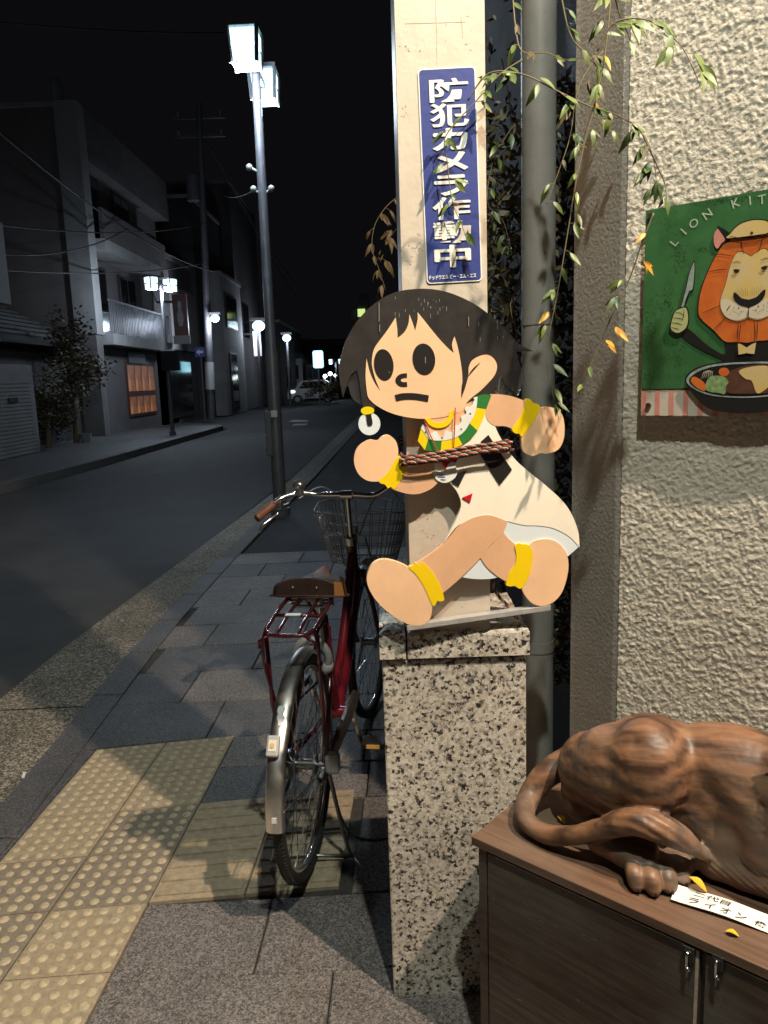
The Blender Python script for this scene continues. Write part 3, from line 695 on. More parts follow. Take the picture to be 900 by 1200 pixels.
# sprayed stucco as real relief
def fbm(x, y, seed, octs):
    out = np.zeros_like(x)
    for sc, amp in octs:
        rs = np.random.RandomState(seed); seed += 1
        nx, ny = int(x.max() * sc) + 4, int(y.max() * sc) + 4
        g = rs.rand(nx, ny); xi, yi = x * sc, y * sc; i, j = xi.astype(int), yi.astype(int); u, v = xi - i, yi - j
        u = u * u * (3 - 2 * u); v = v * v * (3 - 2 * v)
        out += amp * (g[i, j] * (1 - u) * (1 - v) + g[i + 1, j] * u * (1 - v) + g[i, j + 1] * (1 - u) * v + g[i + 1, j + 1] * u * v)
    return out
def stucco_patch(width, z0, z1, step):
    nx, nz = int(width / step), int((z1 - z0) / step)
    u, z = np.meshgrid(np.arange(nx + 1) * step, np.arange(nz + 1) * step, indexing='ij')
    w1 = u + .009 * fbm(u, z, 31, [(70, 1)]); w2 = z + .009 * fbm(u, z, 57, [(70, 1)])
    a = fbm(w1, w2, 5, [(165, 1)]); b = fbm(w1, w2, 9, [(300, 1)]); c = fbm(u, z, 13, [(6, 1)])
    h = np.clip((a - .50) * 7, 0, 1) * .0014 + np.clip((b - .5) * 5, 0, 1) * .0010 + (c - .5) * .002
    h = np.minimum(h, .0042)                      # trowelled flat tops
    h += .0006 * fbm(u, z, 21, [(330, 1)])
    pos = np.array(corner)[None, None] + np.array(WL) * u[..., None] + np.array(Z) * (z[..., None] + z0) + np.array(WN) * h[..., None]
    vs = pos.reshape(-1, 3).tolist(); N = nz + 1
    ii, jj = np.meshgrid(np.arange(nx), np.arange(nz), indexing='ij'); q = ii * N + jj
    fs = np.stack([q, q + N, q + N + 1, q + 1], -1).reshape(-1, 4).tolist()
    return MB().add(vs, fs)
st = obj('stucco_wall', stucco_patch(.78, .45, 2.46, .0029), M['stucco'], shop, smooth='all')
mb = MB(); mb.prism([(0, 0), (3.2, 0), (3.2, -.3), (0, -.3)], corner, WL, WN, Z, -.02, 5.0)
obj('wall_body', mb, M['stucco'], shop)
# rendered column face turning towards the street
cx0 = corner.x
mb = MB(); n = 10
yb = AX(668, 700, cx0).y
cd2 = Vector((-.37, .93)).normalized()
ray_k = AX(668, 700, 1.0); kk = 1.0 / ray_k.y
tc_ = (corner.x - kk * corner.y) / (-cd2.x + kk * cd2.y)
e0 = Vector((corner.x, corner.y)) + cd2 * tc_; yb = e0.y
prof = [(corner.x, corner.y + .004), tuple(Vector((corner.x - .004, corner.y)) + cd2 * .015), tuple(e0 - cd2 * .02), (e0.x + .001, e0.y - .006), (e0.x + .008, e0.y + .006), (e0.x + .03, e0.y + .015), (cx0 + .4, yb + .03), (cx0 + .4, corner.y + .2)]
mb.prism([(x, y) for x, y in prof][::-1], (0, 0, 0), X, Y, Z, -.02, 5.0)
obj('corner_column', mb, M['column'], shop)
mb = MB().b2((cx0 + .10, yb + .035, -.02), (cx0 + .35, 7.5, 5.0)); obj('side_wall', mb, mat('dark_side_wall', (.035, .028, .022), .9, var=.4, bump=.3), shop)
# wavy glass pane high up beside the column
pg = bpy.data.materials.new('ripple_glass'); pg.use_nodes = True
bb = pg.node_tree.nodes['Principled BSDF']; bb.inputs['Base Color'].default_value = (.16, .17, .24, 1); bb.inputs['Roughness'].default_value = .12
tt = pg.node_tree.nodes.new('ShaderNodeTexNoise'); tt.inputs['Scale'].default_value = 90; bp = pg.node_tree.nodes.new('ShaderNodeBump'); bp.inputs['Strength'].default_value = 1; bp.inputs['Distance'].default_value = .02
pg.node_tree.links.new(tt.outputs[0], bp.inputs['Height']); pg.node_tree.links.new(bp.outputs[0], bb.inputs['Normal'])
p0, p1 = AX(692, 60, cx0 + .06), AX(648, 60, cx0 + .06)
mb = MB().b2((cx0 + .05, yb + .034, 2.08), (cx0 + .085, yb + .6, 3.3)); obj('rippled_window', mb, pg, shop)
# canopy over the entrance with the lamps
mb = MB(); q = [corner + WL * .25 + WN * .02, corner + WL * 3.2 + WN * .02, corner + WL * 3.2 + WN * 2.6, corner + WL * .25 + WN * 2.0]
mb.add([p + Z * 4.54 for p in q] + [p + Z * 4.68 for p in q], [(0, 3, 2, 1)[::-1], (4, 5, 6, 7)[::-1], (0, 1, 5, 4), (1, 2, 6, 5), (2, 3, 7, 6), (3, 0, 4, 7)])
cnp = obj('canopy', mb, M['column'], shop)
for L in (LA, LB):
    mb = MB()
    for k in range(16):
        pass
    ring = lambda r, z: [(L.x + r * math.cos(2 * math.pi * k / 20), L.y + r * math.sin(2 * math.pi * k / 20), z) for k in range(20)]
    vs = ring(.06, L.z + .02) + ring(.075, 4.54) + ring(.055, L.z + .02) + ring(.055, 4.52)
    mb.add(vs, [(k, (k + 1) % 20, 20 + (k + 1) % 20, 20 + k) for k in range(20)] + [(40 + k, 40 + (k + 1) % 20, (k + 1) % 20, k) for k in range(20)] + [(60 + k, 60 + (k + 1) % 20, 40 + (k + 1) % 20, 40 + k) for k in range(20)])
    obj('downlight_housing', mb, M['blackp'], cnp)

# downpipe
pa = AY(631, 300, 2.02)
dp = thing('downpipe', 'thick grey drainpipe running up behind the pedestal beside the corner column', 'pipe', (pa.x, 2.02, 0))
ob = obj('pipe', MB().cyl((pa.x, 2.02, -.02), (pa.x, 2.02, 3.5), .0425, 28), M['pipe'], dp, smooth=True)
for zz in (1.62, .75):
    obj('clamp', MB().cyl((pa.x, 2.02, zz), (pa.x, 2.02, zz + .03), .0445, 28), M['pipe'], dp, smooth=True)
# slim pale edge strip beside the pipe
pe = AY(609, 100, 2.0)

# ------------------------------------------------------------------ lion sign board
OFF = .027
s_tl, s_bl = WP(755, 247, OFF), WP(753, 487, OFF)
sx = ((s_tl - corner).dot(WL) + (s_bl - corner).dot(WL)) / 2
z1_ = s_tl.z; z0_ = s_bl.z
nose = WP(878, 362, OFF); half = (nose - corner).dot(WL) - sx + .005
SW = half * 2; SH = z1_ - z0_
SO = corner + WL * sx + Z * z0_ + WN * (OFF)
ls = thing('lion_sign', 'green painted restaurant sign board with an orange-maned lion above a skillet on the stucco wall', 'sign', SO)
obj('acrylic_panel', MB().prism([(0, 0), (SW, 0), (SW, SH), (0, SH)], SO, WL, Z, WN, -.006, 0), M['acrylic'], ls)
M['sg_green'] = mat('sign_green', (.055, .17, .06), .35, col2=(.03, .10, .035), vscale=12)
M['sg_dark'] = mat('sign_dark_stipple', (.012, .03, .012), .5)
M['sg_or'] = mat('sign_orange', (.62, .16, .03), .4, col2=(.50, .10, .02), vscale=20)
M['sg_yel'] = mat('sign_yellow', (.62, .42, .10), .4, col2=(.58, .46, .28), vscale=14)
M['sg_cream'] = mat('sign_cream', (.62, .54, .40), .4)
M['sg_gy'] = mat('sign_greenish_hand', (.42, .44, .20), .4)
M['sg_pink'] = mat('sign_pink_stripe', (.62, .25, .20), .45, var=.15, vscale=40)
M['sg_cloth'] = mat('sign_cloth', (.56, .50, .42), .45, var=.15, vscale=40)
M['sg_blk'] = mat('sign_black', (.014, .013, .013), .4)
M['sg_brown'] = mat('sign_meat', (.10, .045, .03), .4, var=.3, vscale=60)
M['sg_steel'] = mat('sign_steel', (.30, .36, .33), .35, var=.4, vscale=60)
M['sg_lett'] = mat('sign_letter', (.42, .50, .38), .45, var=.2, vscale=60)
M['sg_veg'] = mat('sign_vegetable', (.10, .20, .06), .5, col2=(.3, .4, .2), vscale=120)
def Z8(P):    # pixel of the sign crop -> board coordinates
    out = []
    for q in P:
        p = WP(720 + q[0] / 4, 200 + q[1] / 4, OFF); d = p - SO; out.append((d.dot(WL), d.z) + tuple(q[2:]))
    return out
NX = (nose - SO).dot(WL)
mir = lambda P: [(2 * NX - p[0], p[1]) + tuple(p[2:]) for p in P][::-1]
lay = [0]
def art(name, P, m, z, smooth=True, k=4):
    lay[0] += 1; pl = closed2(P, k) if smooth else [p[:2] for p in P]
    ar = sum(pl[i - 1][0] * pl[i][1] - pl[i][0] * pl[i - 1][1] for i in range(len(pl)))
    if ar < 0: pl = pl[::-1]
    o = SO + WN * (z * .0004 + lay[0] * .00001)
    return obj(name, MB().add([o + WL * x + Z * y for x, y in pl], [tuple(range(len(pl)))]), m, ls)
art('green_ground', [(.0, .0), (SW, 0), (SW, SH), (0, SH)], M['sg_green'], 1, False)
ct = Z8([(132, 1028)])[0][1]
art('tablecloth', [(.0, .0), (SW, 0), (SW, ct), (0, ct)], M['sg_cloth'], 2, False)
x = 0; 
xs = [Z8([(v, 1090)])[0][0] for v in (140, 202, 268, 335, 405)]
stp = (xs[4] - xs[0]) / 4; x = xs[0]
while x < SW - .01:
    art('stripe', [(max(0.001, x - stp * .18), .001), (x + stp * .16, .001), (x + stp * .12, ct - .001), (max(0.001, x - stp * .2), ct - .001)], M['sg_pink'], 3, False); x += stp
art('table_edge', [(0.001, ct - .001), (SW - .001, ct - .001), (SW - .001, ct + .002), (0.001, ct + .002)], M['sg_blk'], 3.5, False)
# stippled wear
mb = MB(); rs = random.Random(9)
for (cx, cy, sxx, syy, cnt) in ((300, 400, 22, 45, 170), (240, 620, 22, 45, 190), (160, 740, 18, 80, 260), (290, 870, 25, 60, 150), (160, 960, 20, 25, 120), (440, 140, 60, 14, 260), (330, 145, 40, 8, 80), (560, 130, 80, 12, 160), (420, 370, 14, 6, 30), (240, 240, 40, 50, 60)):
    for k in range(cnt):
        (u_, v_), = Z8([(rs.gauss(cx, sxx), rs.gauss(cy, syy))]); r = rs.uniform(.0004, .0011)
        if not (0.002 < u_ < SW and ct < v_ < SH - .002): continue
        mb.add([SO + WN * .0007 + WL * (u_ + r * math.cos(t) * rs.uniform(.5, 1.4)) + Z * (v_ + r * math.sin(t)) for t in (0, 1.3, 2.5, 3.8, 5)], [(0, 1, 2, 3, 4)])
o = obj('stipple', mb, M['sg_dark'], ls); o['kind'] = 'stuff'
def both(name, P, m, z, **k):
    P = [((NX + .0002) if p[0] > NX - .0075 else p[0],) + tuple(p[1:]) for p in P]
    art(name, P, m, z, **k); art(name, mir(P), m, z, **k)
def line(name, P, w, m, z, mirr=True):
    """painted line of width w along P"""
    P = [Vector(p[:2]) for p in P]; L_, R__ = [], []
    for i, p in enumerate(P):
        t = (P[min(i + 1, len(P) - 1)] - P[max(i - 1, 0)]).normalized(); nn = Vector((-t.y, t.x)) * w * (.5 if 0 < i < len(P) - 1 else .25)
        L_.append(tuple(p + nn)); R__.append(tuple(p - nn))
    pl = L_ + R__[::-1]
    art(name, pl, m, z, smooth=False)
    if mirr: art(name, mir(pl), m, z, smooth=False)
# jacket and arm
J = Z8([(515, 795, 1), (520, 862), (440, 820), (345, 740), (318, 775), (400, 835), (505, 885), (510, 900, 1), (632, 900, 1), (632, 795, 1)])
both('jacket', J, M['sg_blk'], 4)
# mane
mane_o = Z8([(632, 318, 1), (600, 318), (540, 325), (500, 365), (450, 455), (410, 560), (397, 640), (405, 690), (470, 750), (520, 800), (575, 803), (632, 806, 1)])
grow = lambda P, d: [((p[0] - NX) * (1 + d / .08) + NX, (p[1] - .17) * (1 + d / .12) + .17) + tuple(p[2:]) for p in P]
both('mane_outline', grow(mane_o, .0016), M['sg_blk'], 5); both('mane', mane_o, M['sg_or'], 6)
face_o = Z8([(632, 405, 1), (600, 382), (572, 392), (545, 450), (525, 530), (500, 605), (502, 650), (530, 690), (580, 707), (632, 690, 1)])
both('face_outline', grow(face_o, .0012), M['sg_blk'], 7); both('lion_face', face_o, M['sg_yel'], 8)
both('muzzle', Z8([(632, 650, 1), (600, 625), (565, 618), (525, 600), (504, 612), (504, 650), (530, 688), (580, 702), (632, 684, 1)]), M['sg_cream'], 9)
both('nose_pad', Z8([(632, 605, 1), (600, 598), (575, 575), (562, 575), (566, 605), (590, 630), (632, 642, 1)]), M['sg_blk'], 10)
for P in ([(555, 432), (575, 428), (597, 430)], [(455, 398), (500, 392), (560, 402)], [(440, 476), (490, 466), (535, 462)], [(415, 668), (460, 650), (500, 632)], [(468, 745), (500, 715), (525, 688)], [(580, 796), (582, 750), (585, 712)], [(610, 390), (600, 350), (598, 322)], [(632, 640), (632, 665), (632, 690)], [(530, 655), (540, 640), (548, 632)], [(572, 590), (566, 580), (562, 572)]):
    line('brush_line', Z8(P), .0016, M['sg_blk'], 11)
line('brush_line', Z8([(662, 806), (664, 760), (660, 705)]), .0016, M['sg_blk'], 11)
for k in range(7):
    line('fur_line', Z8([(573 + k * 9, 560 - (k % 2) * 12), (575 + k * 9, 590)]), .0007, M['sg_blk'], 10.5)
both('lion_eye', Z8([(560, 465, 1), (575, 462), (594, 466, 1), (580, 480), (568, 479)]), M['sg_blk'], 11)
rs = random.Random(3)
for k in range(14): both('whisker_dot', Z8(disc(rs.uniform(545, 610), rs.uniform(640, 680), 2.2, 2.2, 0, 6)), M['sg_blk'], 11, k=1)
# ears, cap
both('ear_dark', Z8([(485, 258, 1), (540, 290), (548, 325), (500, 350), (480, 330)]), M['sg_blk'], 4.5)
both('ear_inner', Z8([(487, 272, 1), (470, 300), (470, 345), (485, 366), (505, 340), (520, 322)]), M['sg_pink'], 4.8)
art('cap_outline', (lambda a: [p[:2] for p in a[:-1]] + [(NX, a[-1][1])] + [p[:2] for p in mir(a)[1:]])(Z8([(537, 322, 1), (545, 295), (570, 265), (600, 245), (632, 232)])), M['sg_blk'], 12)
art('cap', (lambda a: [p[:2] for p in a[:-1]] + [(NX, a[-1][1])] + [p[:2] for p in mir(a)[1:]])(Z8([(543, 318, 1), (550, 297), (574, 269), (602, 250), (632, 238)])), M['sg_yel'], 13)
line('cap_line', Z8([(545, 308), (590, 318), (632, 322)]), .0014, M['sg_blk'], 14)
art('cap_star', [(NX + (.0042 if i % 2 else .0017) * math.cos(R_(90 + 36 * i + 36)), Z8([(632, 296)])[0][1] + (.0042 if i % 2 else .0017) * math.sin(R_(90 + 36 * i + 36))) for i in range(10)], M['sg_blk'], 14, smooth=False)
# bow tie
both('bow_tie', Z8([(632, 830, 1), (600, 815), (582, 810, 1), (585, 862, 1), (605, 855), (632, 838, 1)]), M['sg_yel'], 8)
# hand and knife
art('knife', Z8([(378, 415, 1), (383, 470), (375, 560), (360, 570, 1), (345, 600), (335, 645, 1), (312, 645, 1), (335, 560), (352, 480)]), M['sg_blk'], 8)
art('knife_blade', Z8([(377, 428, 1), (379, 470), (371, 552), (356, 562, 1), (338, 605), (329, 642, 1), (317, 642, 1), (339, 560), (356, 482)]), M['sg_steel'], 9)
art('hand_outline', Z8([(285, 660), (320, 640), (345, 640), (356, 690), (345, 740), (305, 768), (268, 752), (264, 720)]), M['sg_blk'], 9.5)
art('hand', Z8([(289, 663), (320, 646), (341, 646), (350, 690), (340, 735), (305, 760), (274, 748), (270, 722)]), M['sg_gy'], 10)
for P in ([(290, 665), (315, 668), (330, 680)], [(280, 690), (310, 692), (328, 700)], [(274, 712), (300, 716), (322, 722)], [(272, 735), (295, 740), (310, 745)], [(330, 650), (330, 680), (322, 705)]):
    line('finger_line', Z8(P), .0013, M['sg_blk'], 11, mirr=False)
# skillet with food
both('skillet', Z8([(335, 985), (370, 935), (450, 905), (550, 893), (632, 890, 1), (632, 1135, 1), (560, 1135), (450, 1115), (385, 1060)]), M['sg_blk'], 15)
both('skillet_rim', Z8([(343, 985), (375, 942), (450, 912), (550, 900), (632, 897, 1), (632, 905, 1), (550, 908), (455, 922), (385, 950), (355, 985), (390, 1020), (460, 1045), (540, 1056), (632, 1058, 1), (632, 1064, 1), (540, 1062), (455, 1052), (385, 1026)]), M['sg_steel'], 16)
art('meat', Z8([(500, 1000), (530, 950), (600, 920), (680, 908), (760, 915), (820, 950), (830, 1000), (780, 1035), (640, 1045), (540, 1040)]), M['sg_brown'], 17)
art('sauce', Z8([(590, 940), (640, 920), (720, 915), (760, 950), (740, 1000), (700, 1035), (672, 1040), (650, 985), (620, 975)]), M['sg_yel'], 18)
art('potato', Z8([(365, 985), (380, 965), (420, 985), (438, 1015), (425, 1032), (385, 1010)]), M['sg_or'], 18)
art('tomato', Z8(disc(520, 943, 25, 20, 0)), M['sg_or'], 17.5)
art('broccoli', Z8([(435, 1000), (450, 970), (480, 960), (520, 965), (542, 990), (530, 1010), (525, 1045), (490, 1040), (460, 1038), (438, 1025)]), M['sg_veg'], 18)
for k in range(6): line('onion_line', Z8([(415 + k * 10, 975 - k * 2), (425 + k * 8, 945), (450 + k * 4, 935 + k)]), .0010, M['sg_cream'], 17.6, mirr=False)
# lettering LION KITCHEN on an arc
def arch(ch, X_, Y_, ang, size):
    (u_, v_), = Z8([(X_, Y_)]); a = R_(ang)
    obj('letter', text_mesh(ch, SO + WL * u_ + Z * v_ + WN * .0012, WL * math.cos(a) + Z * math.sin(a), Z * math.cos(a) - WL * math.sin(a), WN, h=size, bold=.004, th=0), M['sg_lett'], ls)
for ch, X_, Y_, an in (('L', 281, 335, 50), ('I', 325, 285, 45), ('O', 373, 247, 40), ('N', 437, 204, 33), ('K', 570, 152, 16), ('I', 637, 140, 8), ('T', 693, 135, 4)):
    arch(ch, X_, Y_, an, .0165)
(u6, v6), = Z8([(693, 135)])
for ch, du, dv, an in (('C', .026, -.001, -5), ('H', .056, -.006, -14), ('E', .084, -.016, -24), ('N', .110, -.031, -33)):
    a = R_(an); obj('letter', text_mesh(ch, SO + WL * (u6 + du) + Z * (v6 + dv) + WN * .0012, WL * math.cos(a) + Z * math.sin(a), Z * math.cos(a) - WL * math.sin(a), WN, h=.0165, bold=.004, th=0), M['sg_lett'], ls)
for (X_, Y_) in ((173, 213), (163, 1100)):
    (u_, v_), = Z8([(X_, Y_)])
    for uu in (u_, SW - u_):
        p = SO + WL * uu + Z * v_
        obj('standoff_bolt', MB().cyl(p - WN * OFF, p + WN * .006, .0055, 16), M['steel'], ls, smooth=True)

# ------------------------------------------------------------------ wooden cabinet
M['cab'] = wood('weathered_cabinet_board', (.04, .023, .015), (.12, .074, .048), axis=tuple(WL + Z * -.05), scale=5, stretch=12, rough=.5, grey=(.15, .13, .11), bump=.5)
M['cabtop'] = wood('worn_cabinet_top', (.07, .035, .020), (.19, .105, .065), axis=tuple(WL), scale=4, stretch=16, rough=.5, grey=(.20, .14, .105), bump=.35)
M['cabedge'] = mat('raw_ply_edge', (.62, .50, .37), .7, var=.3, vscale=60)
M['knot'] = mat('wood_knot', (.24, .20, .165), .7, col2=(.12, .085, .06), vscale=60)
CD = -WN
cab = thing('wooden_cabinet', 'dark stained wooden cabinet with latched doors standing under the lion sign', 'cabinet', K0)
def CB(l0, l1, d0, d1, z0, z1, mb=None):
    return (mb or MB()).box(K0 + WL * ((l0 + l1) / 2) + CD * ((d0 + d1) / 2) + Z * ((z0 + z1) / 2), (l1 - l0, d1 - d0, z1 - z0), (WL, CD, Z))
CL = 1.05
obj('top_board', CB(0, CL, 0, .415, HC - .020, HC), M['cabtop'], cab, bevel=.002)
obj('side_panel', CB(.012, .032, .010, .41, 0, HC - .021), M['cab'], cab)
obj('side_panel', CB(CL - .032, CL - .012, .010, .41, 0, HC - .021), M['cab'], cab)
obj('back_panel', CB(.033, CL - .033, .395, .405, .03, HC - .021), M['cab'], cab)
obj('bottom_board', CB(.033, CL - .033, .03, .39, .03, .045), M['cab'], cab)
obj('frame_rail', CB(.033, CL - .033, .022, .034, .03, HC - .021), M['cab'], cab)
def CF(px, py): # cabinet front coordinates from a pixel
    p = pt(px, py, WN, WN.dot(K0) - .006); d = p - K0; return d.dot(WL), d.z
dx = CF(822, 1130)[0]
knots = []
for a, b in ((.036, dx - .004), (dx + .006, dx + .006 + (dx - .04)), ):
    d = obj('door', CB(a, b, .008, .021, .035, HC - .028), M['cab'], cab, bevel=.0012)
    obj('door_edge', CB(b - .0065, b - .0008, .0072, .0078, .036, HC - .030), M['cabedge'], d)
    obj('door_edge', CB(a + .02, b - .006, .0072, .0078, HC - .0298, HC - .0286), M['cabedge'], d)
rs = random.Random(6)
for (px, py, r) in ((575, 1050, .011), (614, 1041, .012), (670, 1050, .012), (838, 1170, .013), (735, 1125, .003), (772, 1130, .003), (590, 1130, .004)):
    l_, z_ = CF(px, py); c = K0 + WL * l_ + Z * z_ + CD * .0077
    mb = MB()
    for q, rr_ in enumerate((1, .62, .3)):
        P = [(r * rr_ * .8 * math.cos(t) * rs.uniform(.88, 1.1), r * rr_ * 1.15 * math.sin(t)) for t in [k * math.pi / 8 for k in range(16)]]
        P2 = [(x * .86, y * .86) for x, y in P]
        mb.add([c - CD * .0002 * q + WL * x + Z * y for x, y in P + P2], [(k, (k + 1) % 16, 16 + (k + 1) % 16, 16 + k) for k in range(16)])
    obj('wood_knot', mb, M['knot'], cab)
for (px, py) in ((808, 1122), (842, 1132)):
    l_, z_ = CF(px, py)
    base = K0 + WL * l_ + Z * z_
    la = obj('latch', MB().box(base + CD * .002 + Z * .012, (.019, .010, .026), (WL, CD, Z)).box(base + CD * .004 + Z * .0, (.014, .007, .046), (WL, CD, Z)), M['blackp'], cab, bevel=.001)
    mb = MB(); mb.tube([base - CD * .004 + Z * .018, base - CD * .008 + Z * .012, base - CD * .008 - Z * .012, base - CD * .003 - Z * .018], .0022, 8)
    mb.tube([base - CD * .008 - Z * .008, base - CD * .009 - Z * .014 + WL * .006], .0018, 6)
    obj('hook', mb, M['chrome'], la, smooth='all')
    obj('screw', MB().cyl(base - CD * .001 - Z * .020, base - CD * .004 - Z * .032, .0018, 8), M['steel'], la, smooth=True)
    for s_ in (-1, 1):
        obj('rivet', MB().ell(base + Z * .018 + WL * (.004 * s_) - CD * .002, .0018, nu=8, nv=6), M['steel'], la, smooth='all')
mb = MB()
for k in range(9):
    l_ = rs.uniform(.04, .28); z_ = rs.uniform(.18, .48); w_ = rs.uniform(.002, .02)
    mb.box(K0 + WL * l_ + Z * z_ + CD * .0077, (w_, .0004, .0007), ((WL + Z * rs.uniform(-.5, .3)).normalized(), CD, Z))
obj('scuff_mark', mb, M['knot'], cab)

# ------------------------------------------------------------------ carved lion
M['carve'] = wood('carved_camphor_wood', (.062, .031, .019), (.25, .125, .066), axis=tuple(WL + CD * .2 + Z * .15), scale=7, stretch=9, rough=.48, coat=.0, grey=(.24, .185, .145), bump=.35, rings=9)
def LP(px, py, D):
    return pt(px, py, WN, WN.dot(K0) - D)
lion = thing('lion_statue', 'reclining lion carved from brown wood lying on the cabinet top', 'statue', LP(760, 940, .2) * 1)
lion.location.z = HC
mb = MB(); AXL = (WL, CD, Z)
def rotax(deg, about='D'):
    a = R_(deg)
    if about == 'D': return (WL * math.cos(a) + Z * math.sin(a), CD, Z * math.cos(a) - WL * math.sin(a))
    return (WL * math.cos(a) + CD * math.sin(a), CD * math.cos(a) - WL * math.sin(a), Z)
def E_(px, py, D, r, deg=0, about='D'): mb.ell(LP(px, py, D), r, rotax(deg, about), 20, 14)
# trunk
E_(800, 920, .23, (.155, .085, .115), -8)
E_(880, 925, .23, (.17, .09, .115), -12)
E_(960, 950, .22, (.14, .10, .12), -10)
E_(775, 890, .20, (.115, .07, .088), -8)
# thigh and rump
E_(731, 908, .165, (.118, .076, .105), 10)
E_(760, 902, .155, (.088, .074, .102), 0)
E_(700, 888, .20, (.09, .05, .05), 38)
E_(700, 905, .185, (.085, .07, .088), 30)
E_(688, 930, .19, (.055, .06, .07), 10)
E_(702, 892, .112, (.014, .016, .022), -20)
E_(740, 948, .15, (.085, .055, .05), -8)
GP = lambda px, py, h: G(px, py, HC + h)
# belly and shoulder masses, then blend all large forms softly before carving the rest
mb.tube(catmull([GP(800, 985, .05) + CD * .05, GP(830, 1010, .045) + CD * .04, GP(870, 1030, .04) + CD * .04, GP(930, 1050, .04) + CD * .04, GP(1000, 1080, .04) + CD * .04], 4), [.05] * 6 + [.043] * 5 + [.045] * 6, 14)
E_(905, 965, .19, (.07, .06, .095), -8)
E_(845, 960, .20, (.09, .06, .08), -8)
core = obj('lion_core', mb, M['carve'], None)
r1 = core.modifiers.new('r', 'REMESH'); r1.mode = 'VOXEL'; r1.voxel_size = .0045
r2 = core.modifiers.new('s', 'SMOOTH'); r2.factor = .7; r2.iterations = 22
dg = bpy.context.evaluated_depsgraph_get(); cm = bpy.data.meshes.new_from_object(core.evaluated_get(dg))
mb = MB(); mb.add([v.co.copy() for v in cm.vertices], [tuple(p.vertices) for p in cm.polygons]); bpy.data.objects.remove(core)
# lower leg and paw
mb.tube(catmull([GP(705, 975, .05), GP(722, 987, .045), GP(745, 1001, .040), GP(770, 1008, .038)], 4), [.046, .044, .042, .04, .038, .036, .036, .035, .034, .034, .033, .032, .03], 14)
mb.ell(GP(765, 1012, .028), (.045, .045, .026), AXL, 16, 10)
mb.ell(GP(795, 1008, .028), (.035, .045, .024), AXL, 16, 10)
toes = [(746, 1036), (766, 1041), (785, 1038), (801, 1030)]
for (px, py) in toes:
    q = GP(px, py, .015); back = GP(px - 9, py - 30, .034); md = GP(px - 3, py - 14, .030)
    mb.tube(catmull([back, md, q], 4), [.015] + [.0155] * 3 + [.0165] * 3 + [.0155] * 2, 12); mb.ell(q, (.0145, .016, .0145), AXL, 12, 8)
# tail
tail = [LP(700, 878, .235), LP(668, 892, .225), GP(640, 908, .085), GP(620, 934, .045), GP(616, 960, .030), GP(640, 977, .027), LP(672, 979, .068), LP(704, 971, .072), LP(735, 967, .070)]
tp = catmull(tail, 5)
mb.tube(tp, [.041 - .021 * min(1, i / (len(tp) * .55)) ** .7 for i in range(len(tp))], 14)
# tuft: twisted locks
tuft = [LP(712, 968, .076), LP(745, 963, .078), LP(780, 973, .092), LP(808, 989, .115), LP(832, 1008, .145)]
tpp = catmull(tuft, 6); nt_ = len(tpp)
mb.tube(tpp, [(.013 + .006 * math.sin(math.pi * min(1, i / nt_ * 1.1))) * (1 - (i / nt_) ** 4) + .003 for i in range(nt_)], 14)
for k in range(9):
    P = []
    for i, p in enumerate(tpp):
        t = i / (nt_ - 1); R0 = (.0125 + .008 * math.sin(math.pi * min(1, t * 1.1))) * (1 - t ** 4) + .002; a = 2 * math.pi * k / 9 + t * 2.6
        tt_ = (tpp[min(i + 1, nt_ - 1)] - tpp[max(i - 1, 0)]).normalized(); n1 = tt_.cross(Z).normalized(); n2 = tt_.cross(n1)
        P.append(p + (n1 * math.cos(a) + n2 * math.sin(a)) * R0)
    mb.tube(P, [.0052 * (1 - (i / nt_) ** 3) + .0025 for i in range(nt_)], 7)
# mane and head outside the frame
E_(985, 930, .21, (.10, .10, .13), 0)
E_(1040, 900, .19, (.09, .09, .11), 0)
E_(1085, 900, .17, (.045, .045, .04), 0)
for k in range(14):
    a = k / 13; p = LP(905 + 6 * math.sin(k * 2), 868 + a * 120, .135 + .03 * abs(a - .5)); mb.tube([p, p + WL * .05 + Z * .005, p + WL * .12 - Z * .02], [.004, .011, .009], 8)
body = obj('lion_body', mb, M['carve'], lion)
rm = body.modifiers.new('r', 'REMESH'); rm.mode = 'VOXEL'; rm.voxel_size = .0036; rm.use_smooth_shade = True
sm_ = body.modifiers.new('s', 'SMOOTH'); sm_.factor = .6; sm_.iterations = 5
dg = bpy.context.evaluated_depsgraph_get(); me = bpy.data.meshes.new_from_object(body.evaluated_get(dg)); body.modifiers.clear(); body.data = me
# chisel marks, muscle hollows and tuft grooves
org = root_origin(lion)
co = np.empty(len(me.vertices) * 3); me.vertices.foreach_get('co', co); co = co.reshape(-1, 3)
nr = np.empty(len(me.vertices) * 3); me.vertices.foreach_get('normal', nr); nr = nr.reshape(-1, 3)
wo = co + np.array(org); wl_, cd_ = np.array(WL), np.array(CD); l_ = (wo - np.array(K0)) @ wl_; d_ = (wo - np.array(K0)) @ cd_; z_ = wo[:, 2] - HC
disp = np.zeros(len(co))
for i in range(len(co)):
    v = Vector(co[i]); disp[i] = .0016 * noise.noise(v * 16) + .0007 * abs(noise.noise(Vector((v.x * 70, v.y * 70, v.z * 70)))) + .0005 * noise.noise(Vector((v.x * 60, v.y * 60, v.z * 120)))
def blob(px, py, D, r, amt):
    c = np.array(LP(px, py, D)); d = np.linalg.norm(wo - c, axis=1); return amt * np.exp(-(d / r) ** 2)
disp += blob(742, 866, .11, .020, -.005) + blob(748, 930, .085, .012, -.002)
disp += blob(830, 925, .15, .024, -.009) + blob(848, 975, .15, .022, -.007) + blob(868, 935, .15, .02, .005)
